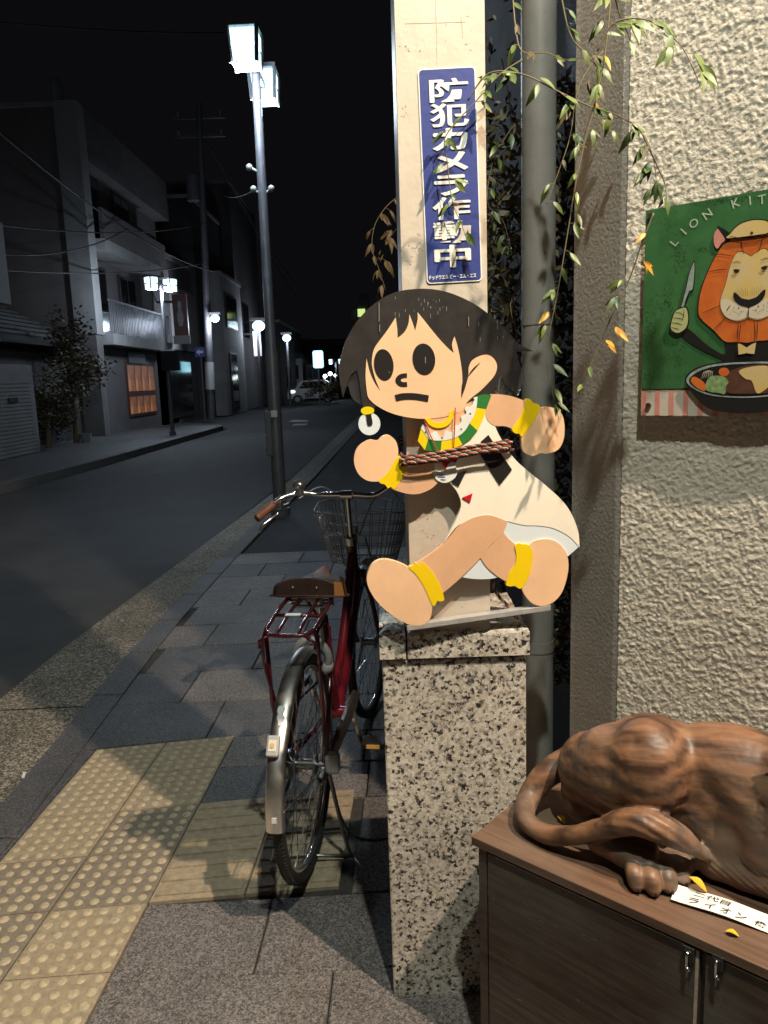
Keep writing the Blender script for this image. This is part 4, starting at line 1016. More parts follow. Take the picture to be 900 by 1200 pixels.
# crease in front of the thigh
for (px, py) in ((800, 852), (812, 868), (817, 888), (816, 908), (812, 928), (804, 946), (794, 960)): disp += blob(px, py, .13, .013, -.009)
for (px, py) in ((893, 870), (889, 895), (888, 920), (893, 945)): disp += blob(px, py, .14, .008, -.006)
tf = np.zeros(len(co))
T = np.array([list(p) for p in tpp]); dd = np.sqrt(((wo[:, None, :] - T[None]) ** 2).sum(2)); near = dd.argmin(1); dm = dd.min(1)
fur = np.clip((l_ - .42) / .02, 0, 1) * np.clip((.07 - z_) / .02, 0, 1); disp += fur * np.sin(l_ * 300 + z_ * 520 + 2 * np.sin(d_ * 90)) * .0011
mn = np.clip((l_ - .55) / .03, 0, 1); disp += mn * np.sin(z_ * 260 + l_ * 150) * .002
wo += nr * disp[:, None]; wo[:, 2] = np.maximum(wo[:, 2], HC + .0006)
me.vertices.foreach_set('co', (wo - np.array(org)).ravel()); me.update(); me.materials.clear(); me.materials.append(M['carve'])
me.polygons.foreach_set('use_smooth', [True] * len(me.polygons))
for (px, py) in toes:
    q = GP(px, py, .015); vd = (q - GP(px - 3, py - 14, .030)); vd.z = 0; vd.normalize()
    obj('claw', MB().ell(q + vd * .0145 - Z * .003, (.0030, .0028, .0048), AXL, 10, 8), M['brown'], lion, smooth='all')

# paper label
pa_ = [LP(786, 1060, .03), LP(808, 1035, .05), LP(900, 1070, .05), LP(900, 1095, .02)]
q0, q1, q2 = G(786, 1057, HC + .001), G(812, 1034, HC + .001), G(898, 1094, HC + .001)
lbU = (q2 - q0); lbU.z = 0; LW = lbU.length * 1.22; lbU.normalize(); lbV = Vector((-lbU.y, lbU.x, 0)); LH = .040
lab = thing('paper_label', 'small laminated paper label with handwritten Japanese resting by the lion paw', 'label', q0)
mb = MB(); n = 12; vs = []
for i in range(n + 1):
    t = i / n; lift = .0015 + .012 * math.sin(math.pi * min(1, t * 1.1)) ** 2 * .35 + .004 * (1 - t)
    for j, h in ((0, 0), (1, 1)):
        vs.append(q0 + lbU * (LW * t) + lbV * (LH * h) + Z * (lift + .006 * h))
fsl = [(2 * i, 2 * i + 2, 2 * i + 3, 2 * i + 1) for i in range(n)]
mb.add(vs, fsl); mb.add([v - Z * .0006 for v in vs], [f[::-1] for f in fsl])
obj('paper', mb, M['paper'], lab)
def onlab(s, u0, u1, v0, v1):
    base = text_mesh(s, (0, 0, 0), (1, 0, 0), (0, 1, 0), (0, 0, 1), w=u1 - u0, h=v1 - v0, bold=.012, th=0, shear=.15)
    cu_, cv_ = (u0 + u1) / 2, (v0 + v1) / 2; out = []
    for v in base.v:
        a_, b_ = v[0] + cu_, v[1] + cv_; t = a_ / LW
        lift = .0015 + .012 * math.sin(math.pi * min(1, t * 1.1)) ** 2 * .35 + .004 * (1 - t)
        out.append(q0 + lbU * a_ + lbV * b_ + Z * (lift + .006 * b_ / LH + .0007))
    return MB().add(out, base.f)
obj('handwriting', onlab('二代目', LW * .17, LW * .50, LH * .60, LH * .88), M['ink'], lab)
for k, (ch, u) in enumerate((('ラ', .19), ('イ', .335), ('オ', .47), ('ン', .60), ('像', .76))):
    obj('handwriting', onlab(ch, LW * (u - .045), LW * (u + .048), LH * .12, LH * .46), M['ink'], lab)

# ------------------------------------------------------------------ leaves
def leaf_mesh(name, L, Wd, m, curl=.25, fold=.25):
    mb = MB(); n = 5; vs = []; fs = []
    for i in range(n + 1):
        t = i / n; w = Wd * .5 * math.sin(math.pi * min(1, t ** .75 * .98 + .02)) ; z = -curl * L * t * t
        vs += [(t * L, -w, z + fold * w), (t * L, 0, z), (t * L, w, z + fold * w)]
    for i in range(n):
        a = i * 3; fs += [(a, a + 3, a + 4, a + 1), (a + 1, a + 4, a + 5, a + 2)]
    me = bpy.data.meshes.new(name); me.from_pydata(vs, [], fs); me.materials.append(m); me.polygons.foreach_set('use_smooth', [True] * len(me.polygons)); me.update(); return me
LM = {k: [leaf_mesh('leaf_' + k, .041, .0125, M[mm], c, f) for c, f in ((.2, .3), (.45, .1), (-.1, .4))] for k, mm in (('g', 'leaf'), ('p', 'leafp'), ('y', 'leafy'), ('d', 'leafd'))}
def put_leaf(parent, p, d, up, kind, s=1, rnd=random):
    d = Vector(d).normalized(); up = Vector(up); up = (up - d * up.dot(d)); up = up.normalized() if up.length > 1e-5 else d.orthogonal()
    sd = up.cross(d); mw = Matrix((d, sd, up)).transposed().to_4x4() @ Matrix.Scale(s, 4); mw.translation = p
    o = bpy.data.objects.new('leaf', rnd.choice(LM[kind])); COL.objects.link(o); o.parent = parent
    mw.translation = Vector(p) - root_origin(parent); o.matrix_local = mw; return o
def vine(label, path, kinds, seed, step=.05, size=1.0, group=None, rad=.0016, droop=.7, ncl=3, hang=(.0, 0, -1)):
    rnd = random.Random(seed); P = catmull(path, 6)
    v = thing('vine', label, 'vine', P[0], group)
    obj('stem', MB().tube(P, [rad * (1 - .6 * i / len(P)) for i in range(len(P))], 6), M['stem'], v, smooth='all')
    acc = 0
    for a, b in zip(P, P[1:]):
        acc += (b - a).length
        if acc > step * .8 * rnd.uniform(.7, 1.3):
            acc = 0; t = (b - a).normalized()
            n = rnd.choice((1, 2, ncl, ncl)); base = rnd.uniform(0, 6.28); k = rnd.choice(kinds)
            sid = Vector((math.cos(base), -abs(math.sin(base)) * .6 - .1, 0))
            pet = b + sid * .012 + Z * rnd.uniform(-.01, .008)
            if n > 1: obj('leaf_stalk', MB().tube([b, pet], .0007, 4), M['stem'], v)
            for q in range(n):
                ang = (q - (n - 1) / 2) * .75
                hd = sid * math.cos(ang) + Vector((-sid.y, sid.x, 0)) * math.sin(ang)
                dd = hd * rnd.uniform(.5, 1) + Vector(hang) * droop * rnd.uniform(.3, 1.3) + t * .3
                put_leaf(v, pet if n > 1 else b, dd, Vector((rnd.uniform(-.5, .5), -1, rnd.uniform(.2, 1))), k, size * rnd.uniform(.65, 1.25), rnd)
    return v
def VP(pts, y, dy=0):
    n = len(pts); return [AY(px, py, y + dy * i / max(1, n - 1)) for i, (px, py) in enumerate(pts)]
vine('long leafy vine arching from the pillar across to the lion sign top corner', VP([(548, 118), (573, 86), (612, 87), (650, 105), (690, 124), (721, 134), (752, 155), (766, 187), (770, 228)], 1.52, -.08), 'gppg', 1, .032, .85)
vine('short vine sprig ending in an orange leaf over the sign edge', VP([(752, 155), (768, 190), (779, 215), (781, 236)], 1.44), 'dg', 2, .028, .8)
vine('pale hanging vine coming down in front of the grey pipe beside the painted child', VP([(717, -40), (712, 40), (700, 110), (686, 163), (674, 218), (667, 262), (657, 322), (650, 360), (643, 395), (641, 430), (648, 462), (655, 492)], 1.58, .02), 'pgpgy', 3, .042, .85, droop=.9)
vine('bright green spray of thin leaves high on the stucco wall', VP([(700, 60), (716, 30), (737, 22), (760, 24), (779, 36), (799, 55), (812, 80), (820, 100)], 1.42, -.06), 'ppgp', 4, .028, 1.0)
vine('thin vine tip dropping from the frame top beside the wall edge', VP([(715, -30), (724, 10), (735, 38), (745, 62)], 1.46), 'pg', 5, .03, .95)
vine('vine trailing down over the blue security sign', VP([(612, 70), (590, 84), (573, 100), (560, 116), (537, 141), (521, 163), (524, 188), (527, 218), (532, 243), (541, 263), (548, 285)], 1.63, .01), 'gpg', 6, .034, .75, droop=.5)
vine('thin vine with orange leaves climbing the wall left of the lion sign', VP([(766, 250), (752, 285), (744, 310), (732, 340), (716, 372), (700, 410), (684, 446), (678, 462)], 1.50, .04), 'ypg', 7, .05, .8, droop=.3)
vine('dark vine strand looping behind the grey pipe at the top', VP([(600, -20), (604, 30), (612, 60), (640, 62), (665, 70), (700, 62)], 1.9, -.2), 'gd', 8, .055, .9)
vine('dark vine branch climbing between the pipe and the corner column', VP([(707, 60), (690, 80), (676, 110), (668, 160), (655, 200), (640, 240)], 1.75), 'gd', 9, .055, .9)
vine('leafless dark tangle with few leaves left of the pipe behind the pillar', VP([(640, 130), (610, 140), (590, 165), (575, 200), (572, 240), (590, 260), (600, 300)], 2.1), 'dg', 10, .04, .9)
vine('thin bare-looking vine crossing in front of the corner column near the top', VP([(655, -20), (668, 40), (690, 66), (704, 90), (698, 130), (715, 160)], 1.70), 'dg', 18, .04, .9)
vine('dark twig poking out behind the left edge of the cream pillar', VP([(475, 225), (455, 240), (440, 262), (436, 290), (445, 318), (452, 340)], 2.4), 'd', 12, .045, 1.0)
vine('small dark twig below the twig behind the pillar', VP([(470, 262), (452, 285), (447, 305)], 2.5), 'd', 13, .03, 1.2)
# individually seen orange and green leaves
for (px, py, k, d) in ((663, 448, 'y', (1, -.2, .2)), (672, 447, 'y', (1, 0, .05)), (668, 452, 'y', (-.6, -.2, -.8)), (781, 236, 'y', (.0, -.2, -1)), (571, 110, 'y', (-.2, -.3, -1)), (700, 152, 'y', (1, -.2, -.25)), (692, 155, 'y', (-1, -.2, -.2)),
                      (742, 300, 'y', (-1, -.1, .1)), (745, 300, 'y', (-.4, -.1, -1)), (737, 330, 'y', (.2, -.1, -1))):
    pass
# ivy mass in the dark gap
rnd = random.Random(21)
ivy = thing('ivy', 'dry brown ivy thicket filling the dark gap behind the pipe', 'ivy', (.45, 2.3, 0))
mb = MB(); stems = MB()
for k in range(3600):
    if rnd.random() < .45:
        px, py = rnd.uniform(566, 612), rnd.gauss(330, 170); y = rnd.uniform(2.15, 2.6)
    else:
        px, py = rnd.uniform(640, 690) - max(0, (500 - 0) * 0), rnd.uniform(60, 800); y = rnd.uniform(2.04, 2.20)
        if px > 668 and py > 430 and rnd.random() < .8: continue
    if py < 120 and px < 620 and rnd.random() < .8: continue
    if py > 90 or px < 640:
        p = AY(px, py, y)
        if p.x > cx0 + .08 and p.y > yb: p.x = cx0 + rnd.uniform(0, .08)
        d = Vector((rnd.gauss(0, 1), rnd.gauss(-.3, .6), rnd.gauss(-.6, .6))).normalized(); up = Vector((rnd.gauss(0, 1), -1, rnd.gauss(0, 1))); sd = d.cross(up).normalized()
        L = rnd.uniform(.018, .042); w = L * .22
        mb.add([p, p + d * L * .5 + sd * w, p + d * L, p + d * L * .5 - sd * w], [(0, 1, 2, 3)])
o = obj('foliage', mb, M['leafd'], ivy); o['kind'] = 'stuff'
for k in range(26):
    a = AY(rnd.uniform(566, 690), rnd.uniform(60, 500), rnd.uniform(2.1, 2.4)); pts = [a]
    for q in range(5): pts.append(pts[-1] + Vector((rnd.gauss(0, .035), rnd.gauss(0, .02), -rnd.uniform(.03, .12))))
    stems.tube(catmull(pts, 3), .0018, 5)
o = obj('dry_stems', stems, M['stem'], ivy); o['kind'] = 'stuff'
# fallen leaves
def fallen(label, p, ang, size, tilt=.2, m='gleaf', curl=.35):
    mb = MB(); n = 6; vs = []
    d = Vector((math.cos(ang), math.sin(ang), tilt)).normalized(); sd = Vector((-math.sin(ang), math.cos(ang), .1)).normalized()
    for i in range(n + 1):
        t = i / n; w = size * .28 * math.sin(math.pi * min(1, t * .95 + .04))
        b_ = p + d * size * t + Z * (.004 * math.sin(t * 3) + .001)
        vs += [b_ - sd * w + Z * w * curl, b_, b_ + sd * w + Z * w * curl]
    mb.add(vs, [f for i in range(n) for f in ((3 * i, 3 * i + 3, 3 * i + 4, 3 * i + 1), (3 * i + 1, 3 * i + 4, 3 * i + 5, 3 * i + 2))])
    o = obj('fallen_leaf', mb, M[m], origin=p, smooth='all'); return tag(o, label, 'leaf', 'yellow leaves fallen on the cabinet and pedestal')
fallen('yellow leaf inside the loop of the carved lion tail', LP(634, 938, .17) * 1, 2.2, .040)
fallen('narrow yellow leaf against the lion rump', G(662, 966, HC + .004), 2.0, .026)
fallen('bright yellow leaf leaning on the paper label beside the paw', G(828, 1046, HC + .016), 2.35, .036, .45)
fallen('small yellow leaf under the lower edge of the paper label', G(866, 1098, HC + .002), 2.6, .022, .05)
fallen('small yellow leaf on the pedestal top beside the rope end', G(600, 733, .942), .3, .016, .1)
# ------------------------------------------------------------------ bicycle
RX, RY = -.264, 2.18; PSI = R_(8)
bf = Vector((math.sin(PSI), math.cos(PSI), 0)); br = Vector((math.cos(PSI), -math.sin(PSI), 0)); B0 = Vector((RX, RY, .012))
def Bk(s, t, z): return B0 + bf * s + br * t + Z * z
bike = thing('bicycle', 'dark red city bicycle with wire front basket parked on its stand beside the pedestal', 'bicycle', B0)
WR = .335
def wheel(name, c, f, r, parent):
    w = bpy.data.objects.new(name, None); COL.objects.link(w); w.parent = parent; w.location = Vector(c) - root_origin(parent)
    up = Vector((0, 0, 1))
    def torus(R, rr, m, nm, n=64, k=10, sq=1):
        mb = MB(); vs = []; fs = []
        for i in range(n):
            a = 2 * math.pi * i / n; d = f * math.cos(a) + up * math.sin(a)
            for j in range(k):
                b = 2 * math.pi * j / k; vs.append(c + d * (R + rr * math.cos(b) * sq) + r * rr * math.sin(b))
        for i in range(n):
            for j in range(k): fs.append((i * k + j, i * k + (j + 1) % k, ((i + 1) % n) * k + (j + 1) % k, ((i + 1) % n) * k + j))
        mb.add(vs, fs); return obj(nm, mb, m, w, smooth='all')
    torus(WR - .018, .018, M['rubber'], 'tyre')
    mb = MB(); 
    for i in range(150):          # tread blocks
        a = 2 * math.pi * i / 150; d = f * math.cos(a) + up * math.sin(a); t = up * math.cos(a) - f * math.sin(a)
        for s_ in (-1, 1):
            dd = (d * .8 + r * s_ * .6).normalized(); p = c + d * (WR - .018) + dd * .0182
            mb.box(p, (.0055, .009, .0014), (t, dd.cross(t), dd))
    o = obj('tread', mb, M['rubber'], w); o['kind'] = 'stuff'
    torus(WR - .038, .0095, M['chrome'], 'rim', sq=.9)
    mb = MB()
    for i in range(36):
        a = 2 * math.pi * i / 36; d = f * math.cos(a) + up * math.sin(a); s_ = 1 if i % 2 else -1; a2 = a + (.55 if (i // 2) % 2 else -.55)
        d2 = f * math.cos(a2) + up * math.sin(a2)
        mb.tube([c + d2 * .024 + r * .030 * s_, c + d * (WR - .044)], .0011, 5)
    obj('spokes', mb, M['chrome'], w)
    mb = MB(); mb.cyl(c - r * .035, c + r * .035, .016, 16)
    for s_ in (-1, 1): mb.cyl(c + r * .028 * s_, c + r * .033 * s_, .030, 20)
    mb.cyl(c - r * .065, c + r * .065, .006, 10)
    obj('hub', mb, M['steel'], w, smooth=True)
    return w
def arc_pt(c, f, a, R): return c + (f * math.cos(R_(a)) + Z * math.sin(R_(a))) * R
def fender(name, c, f, r, a0, a1, R, m, parent, wd=.026):
    mb = MB(); n = 36; K = 9; vs = []; fs = []
    for i in range(n + 1):
        a = a0 + (a1 - a0) * i / n; d = f * math.cos(R_(a)) + Z * math.sin(R_(a))
        for inner in (0, 1):
            for j in range(K):
                b = math.pi * (j / (K - 1) - .5); h = math.cos(b) ** .7
                vs.append(c + d * (R - .016 + (.018 - .0015 * inner) * h) + r * (wd - .0015 * inner) * math.sin(b))
    S2 = 2 * K
    for i in range(n):
        for j in range(K - 1):
            a = i * S2 + j; fs.append((a, a + 1, a + S2 + 1, a + S2)); a += K; fs.append((a + 1, a, a + S2, a + S2 + 1))
    for i in (0, n):
        for j in range(K - 1):
            a = i * S2 + j; fs.append((a, a + K, a + K + 1, a + 1))
    mb.add(vs, fs); return obj(name, mb, m, parent, smooth=True)
rc = Bk(0, 0, WR)
rw = wheel('rear_wheel', rc, bf, br, bike)
rf = fender('rear_fender', rc, bf, br, 55, 181, WR + .020, mat('fender_metal', (.85, .83, .80), .36, metal=1, var=.12, vscale=14), bike)
# reflector with amber centre and torn silver tape on the fender
def FE(a, t, h): # on the rear fender surface
    d = bf * math.cos(R_(a)) + Z * math.sin(R_(a)); return rc + d * (WR + .022 + h) + br * t, d
p, d = FE(145, -.006, .008); tg = (Z * math.cos(R_(145)) - bf * math.sin(R_(145)))
rl = obj('reflector_housing', MB().box(p, (.055, .034, .018), (tg, br, d)), M['plast'], rf, bevel=.005)
obj('reflector_lens', MB().box(p + d * .0095, (.03, .022, .003), (tg, br, d)), M['lensw'], rl, bevel=.001)
obj('amber_lens', MB().cyl(p + d * .009, p + d * .013, .0065, 14), M['amber'], rl)
rs = random.Random(5)
for a_, nm in ((133, .02), (129, .016)):
    p, d = FE(a_, rs.uniform(-.004, .006), .0012); tg = (Z * math.cos(R_(a_)) - bf * math.sin(R_(a_)))
    P = [(nm * rs.uniform(.6, 1.2) * math.cos(t), .011 * rs.uniform(.6, 1.1) * math.sin(t)) for t in [k * math.pi / 7 for k in range(14)]]
    obj('torn_tape', MB().prism(P, p, tg, br, d, -.0005, .0008), M['lensw'], rf)
p, d = FE(175, .002, .001); tg = (Z * math.cos(R_(175)) - bf * math.sin(R_(175)))
obj('white_sticker', MB().box(p, (.014, .013, .0012), (tg, br, d)), M['lensw'], rf)
# frame
mr = M['maroon']
BB = Bk(.47, 0, .29); ST = Bk(.33, 0, .70); HT = Bk(.905, 0, .83); HB = Bk(.955, 0, .66)
obj('head_tube', MB().cyl(HB, HT, .021, 20), mr, bike, smooth=True)
obj('down_tube', MB().tube(catmull([HB + Z * .05, Bk(.86, 0, .56), Bk(.70, 0, .41), BB], 5), .024, 16), mr, bike, smooth='all')
obj('top_tube', MB().tube(catmull([HT - Z * .05, Bk(.80, 0, .66), Bk(.60, 0, .47), Bk(.43, 0, .40)], 5), .017, 14), mr, bike, smooth='all')
obj('seat_tube', MB().cyl(BB, ST, .0165, 16), mr, bike, smooth=True)
obj('bottom_bracket', MB().cyl(BB - br * .04, BB + br * .04, .024, 18), mr, bike, smooth=True)
for s_ in (-1, 1):
    obj('chain_stay', MB().tube([BB + br * .03 * s_, Bk(.3, .045 * s_, .30), Bk(0, .062 * s_, WR)], .009, 10), mr, bike, smooth='all')
    obj('seat_stay', MB().tube([ST - Z * .04 + br * .018 * s_, Bk(.2, .045 * s_, .56), Bk(0, .062 * s_, WR)], .0075, 10), mr, bike, smooth='all')
    obj('fender_stay', MB().tube([Bk(0, .068 * s_, WR), arc_pt(rc, bf, 172, WR + .012) + br * .026 * s_], .0022, 6), M['chrome'], bike)
    obj('rack_stay', MB().tube([Bk(0, .068 * s_, WR), Bk(-.06, .075 * s_, .55), Bk(-.08, .075 * s_, .775)], .006, 10), mr, bike, smooth='all')
# rear carrier
rk = MB(); W_ = .070; zr = .805
loop = [Bk(.20, -W_ * .5, zr + .01), Bk(.14, -W_, zr + .008), Bk(-0.068, -W_, zr - .006), Bk(-0.109, -W_ * .9, zr - .012), Bk(-0.133, -W_ * .5, zr - .014), Bk(-0.133, W_ * .5, zr - .014), Bk(-0.109, W_ * .9, zr - .012), Bk(-0.068, W_, zr - .006), Bk(.14, W_, zr + .008), Bk(.20, W_ * .5, zr + .01)]
rk.tube(catmull(loop, 5), .0065, 10)
for t in (-.03, .03): rk.tube(catmull([Bk(.18, t, zr + .012), Bk(.0, t, zr + .002), Bk(-0.095, t, zr - .008), Bk(-0.131, t * 1.1, zr - .014)], 4), .0055, 8)
for s_ in (.0,): rk.tube([Bk(s_, -W_, zr + .002), Bk(s_, W_, zr + .002)], .0055, 8)
for sg in (-1, 1):
    rk.tube(catmull([Bk(-0.095, W_ * sg, zr - .010), Bk(-0.102, (W_ + .01) * sg, zr - .05), Bk(-0.095, (W_ + .01) * sg, zr - .12), Bk(-0.068, (W_ + .006) * sg, zr - .19), Bk(-0.034, W_ * sg, .54)], 5), .0055, 8)
    rk.tube([Bk(-0.131, .05 * sg, zr - .014), Bk(-0.139, .078 * sg, zr - .03), Bk(-0.136, .08 * sg, zr - .05)], .005, 8)
rk.tube([Bk(.20, -W_ * .5, zr + .01), ST - Z * .03], .0055, 8); rk.tube([Bk(.20, W_ * .5, zr + .01), ST - Z * .03], .0055, 8)
obj('rear_carrier', rk, mr, bike, smooth='all')
obj('carrier_plate', MB().box(Bk(-0.014, -.01, zr + .009), (.045, .02, .003), (br, bf, Z)), M['lensw'], bike)
# ring lock, hub cover, chain case, stand
mb = MB(); lc = arc_pt(rc, bf, 62, WR - .01)
fl = (Z * .35 + bf * .93).normalized(); ul = fl.cross(br).normalized()
if ul.z < 0: ul = -ul
lp = [lc + br * .052 * math.cos(R_(a)) + (Z * .9 - bf * .3).normalized() * .068 * math.sin(R_(a)) for a in range(-50, 231, 14)]
mb.tube(lp, .0125, 10)
mb.tube([lp[0], (lp[0] + lp[1]) / 2 + br * .008, lp[2]], .017, 10)
obj('ring_lock', mb, M['plast'], bike, smooth='all')
obj('hub_cover', MB().box(Bk(-.005, .085, WR + .01), (.045, .04, .065), (br, bf, Z)), M['plast'], bike, bevel=.012)
obj('band_brake', MB().cyl(Bk(0, -.075, WR), Bk(0, -.045, WR), .045, 24), M['steel'], bike, smooth=True)
obj('brake_arm', MB().tube([Bk(0, -.07, WR), Bk(.1, -.06, WR + .02), Bk(.18, -.05, WR - .01)], .006, 8), M['steel'], bike)
mb = MB(); pr_ = [(-.02, -.045), (.47, -.085), (.56, -.06), (.58, .0), (.55, .06), (.47, .085), (-.02, .045), (-.05, 0)]
mb.prism([(x, y * .42) for x, y in closed2(pr_, 4)], Bk(0, .05, WR - .02), bf, Z - bf * .08, br, 0, .016)
cc_ = obj('chain_case', mb, mat('dark_metal_case', (.09, .07, .06), .35, metal=.7), bike, bevel=.003)
for side, (an) in ((1, -65), (-1, 115)):
    e = BB + (bf * math.cos(R_(an)) + Z * math.sin(R_(an))) * .165 + br * .075 * side
    ck = obj('crank_arm', MB().tube([BB + br * .06 * side, e], [.012, .009], 10), M['chrome'], bike, smooth='all')
    pd = obj('pedal', MB().box(e + br * .05 * side, (.09, .07, .022), (br, bf, Z)), M['blackp'], ck, bevel=.004)
    for q in (-1, 1): obj('pedal_reflector', MB().box(e + br * .05 * side + bf * .036 * q, (.05, .003, .015), (br, bf, Z)), M['amber'], pd)
mb = MB()
mb.tube(catmull([Bk(-.005, .07, WR - .01), Bk(.015, .085, .2), Bk(.03, .11, .05), Bk(.035, .125, .008)], 4), .0065, 8)
mb.tube(catmull([Bk(-.005, -.07, WR - .01), Bk(.0, -.09, .2), Bk(-.01, -.11, .05), Bk(-.01, -.125, .008)], 4), .0065, 8)
mb.tube([Bk(-.01, -.125, .008), Bk(.012, 0, .02), Bk(.035, .125, .008)], .0055, 8)
mb.tube([Bk(.035, .125, .008), Bk(-.06, .19, .010)], .0045, 8)
obj('stand', mb, M['steel'], bike, smooth='all')
# yellow sticker band on the stay (seen through the spokes)
for k in range(3): obj('stay_sticker', MB().box(Bk(.16 + .03 * k, -.062 + .0 * k, .47 + .0 * k), (.014, .004, .012), (br, bf, Z)), M['sticker'] if k < 2 else M['plast'], bike)
obj('pump_rod', MB().tube([Bk(.1, -.075, .465), Bk(.38, -.01, .475)], .0055, 8), M['blackp'], bike)
obj('lock_cable', MB().tube(catmull([Bk(.0, .08, .28), Bk(.01, .10, .16), Bk(.05, .13, .07), Bk(.12, .2, .012), Bk(.2, .28, .008)], 6), .0035, 6), M['blackp'], bike, smooth='all')
# saddle
obj('seat_post', MB().cyl(ST - Z * .02, ST + Z * .12 - bf * .05, .0125, 14), M['chrome'], bike, smooth=True)
sp_ = thing('saddle', '', ''); del sp_['label'], sp_['category']; sp_.parent = bike; sp_.location = Bk(.27, 0, .80) - root_origin(bike)
n, K = 16, 12; vs = []; fs = []
for i in range(n + 1):
    t = i / n; s_ = .13 + .25 * t
    w = .102 * (1 - t) ** .9 + .020 if t > .12 else .102 * (.72 + .28 * math.sin(t / .12 * math.pi / 2)) + .004
    w = .105 * (math.cos(min(1, t) * math.pi / 2) ** 1.5) + .019 if t > .08 else .118 * (.85 + .15 * t / .08)
    zc = .888 - .016 * math.sin(t * math.pi) - .022 * t
    for j in range(K + 1):
        a = math.pi * j / K; x = -math.cos(a); zz = math.sin(a) ** .55
        vs.append(Bk(s_, w * x, zc - .060 * (1 - t * .35) + .060 * (1 - t * .35) * zz))
for i in range(n):
    for j in range(K): fs.append((i * (K + 1) + j, (i + 1) * (K + 1) + j, (i + 1) * (K + 1) + j + 1, i * (K + 1) + j + 1))
fs.append(tuple(range(K + 1))); fs.append(tuple(n * (K + 1) + j for j in range(K + 1))[::-1])
fs.append(tuple([i * (K + 1) for i in range(n + 1)] + [i * (K + 1) + K for i in range(n, -1, -1)]))
sd = obj('saddle_cover', MB().add(vs, fs), M['brown'], sp_, smooth=True, bevel=.004)
# tan side piece at the rear right, light trim under the edge
mb = MB(); n_ = 8
edge = [Bk(.13 + .25 * t, (.105 * (math.cos(t * math.pi / 2) ** 1.5) + .019) * 1.0 + .003, .888 - .016 * math.sin(t * math.pi) - .022 * t - .060 * (1 - t * .35)) for t in [k / 12 for k in range(13)]]
mb.tube([Bk(.127, -.118, .829), Bk(.122, 0, .824), Bk(.127, .118, .829)] + edge[1:], .0026, 6)
mb.tube([Bk(.127, -.118, .829)] + [Bk(.13 + .25 * t, -(.105 * (math.cos(t * math.pi / 2) ** 1.5) + .022), .888 - .016 * math.sin(t * math.pi) - .022 * t - .060 * (1 - t * .35)) for t in [k / 12 for k in range(1, 13)]], .0035, 6)
obj('saddle_trim', mb, M['brown'], sp_, smooth='all')
mb = MB(); vs = []
for i in range(9):
    t = i / 8; s_ = .127 + .11 * t; w = .118 - .035 * t * t
    vs += [Bk(s_, w + .0025, .829 - .022 * t), Bk(s_ + .002, w - .002, .872 - .006 * t)]
mb.add(vs, [(2 * i, 2 * i + 2, 2 * i + 3, 2 * i + 1) for i in range(8)])
mb.add([Bk(.1265, .085, .829), Bk(.1265, .118, .829), Bk(.130, .110, .872), Bk(.130, .085, .876)], [(0, 1, 2, 3)])
obj('side_patch', mb, M['tan'], sp_, smooth='all')
for t in (-.045, .03): obj('saddle_rivet', MB().ell(Bk(.128, t, .856), .0045, nu=10, nv=6), M['chrome'], sp_, smooth='all')
for sg in (-1, 1):
    P = [Bk(.175, .055 * sg, .805) + (br * math.cos(a) + bf * math.sin(a)) * .016 + Z * (a / 6.283 * .0105 - .02) for a in [k * .45 for k in range(64)]]
    obj('saddle_spring', MB().tube(P, .0028, 6), M['chrome'], sp_, smooth='all')
    obj('saddle_rail', MB().tube(catmull([Bk(.175, .055 * sg, .782), Bk(.26, .03 * sg, .80), Bk(.37, .02 * sg, .85)], 4), .0035, 6), M['steel'], sp_)
obj('saddle_clamp', MB().box(Bk(.235, 0, .805), (.05, .045, .04), (br, bf, Z)).cyl(Bk(.175, -.06, .782), Bk(.175, .06, .782), .005, 8), M['steel'], sp_, bevel=.004)
# steering assembly, turned to the left
SA = (HT - HB).normalized(); ster = R_(-5)
rotm = Matrix.Rotation(ster, 3, 'Z'); ff = rotm @ bf; fr_ = rotm @ br
HX = HT
def Sk(s, t, z): return Vector((HX.x, HX.y, 0)) + ff * s + fr_ * t + Z * z
st_ = thing('steering', '', ''); del st_['label'], st_['category']; st_.parent = bike; st_.location = HX - root_origin(bike)
fc = Sk(.235, 0, WR)
w2 = wheel('front_wheel', fc, ff, fr_, bike)
fender('front_fender', fc, ff, fr_, 15, 172, WR + .020, M['chrome'], bike)
mb = MB(); 
for sg in (-1, 1): mb.tube(catmull([Sk(.05, .03 * sg, .70), Sk(.09, .048 * sg, .60), Sk(.17, .055 * sg, .44), Sk(.235, .056 * sg, WR)], 4), .0105, 10)
mb.cyl(Sk(.05, -.042, .70), Sk(.05, .042, .70), .018, 12)
obj('fork', mb, mr, st_, smooth='all')
obj('headset', MB().cyl(HT - SA * .005, HT + SA * .028, .026, 18), M['chrome'], st_, smooth=True)
obj('headset_ring', MB().cyl(HB - SA * .02, HB + SA * .005, .025, 18), M['chrome'], st_, smooth=True)
TOP = Sk(-.035, 0, 1.045)
obj('handlebar_stem', MB().tube([HT + SA * .02, TOP], .0115, 12).cyl(Sk(-.035, -.024, 1.045), Sk(-.035, .024, 1.045), .019, 14), M['chrome'], st_, smooth=True)
obj('lock_collar', MB().box(Sk(.01, 0, .895), (.05, .04, .04), (fr_, ff, Z)), M['plast'], st_, bevel=.008)
hb = [Sk(-.20, -.31, .985), Sk(-.15, -.288, 1.010), Sk(-.10, -.255, 1.040), Sk(-.06, -.19, 1.055), Sk(-.035, -.12, 1.045), Sk(-.032, -.04, 1.045), Sk(-.032, .04, 1.045), Sk(-.035, .12, 1.045), Sk(-.05, .19, 1.085), Sk(-.09, .25, 1.100), Sk(-.15, .288, 1.075), Sk(-.20, .31, 1.05)]
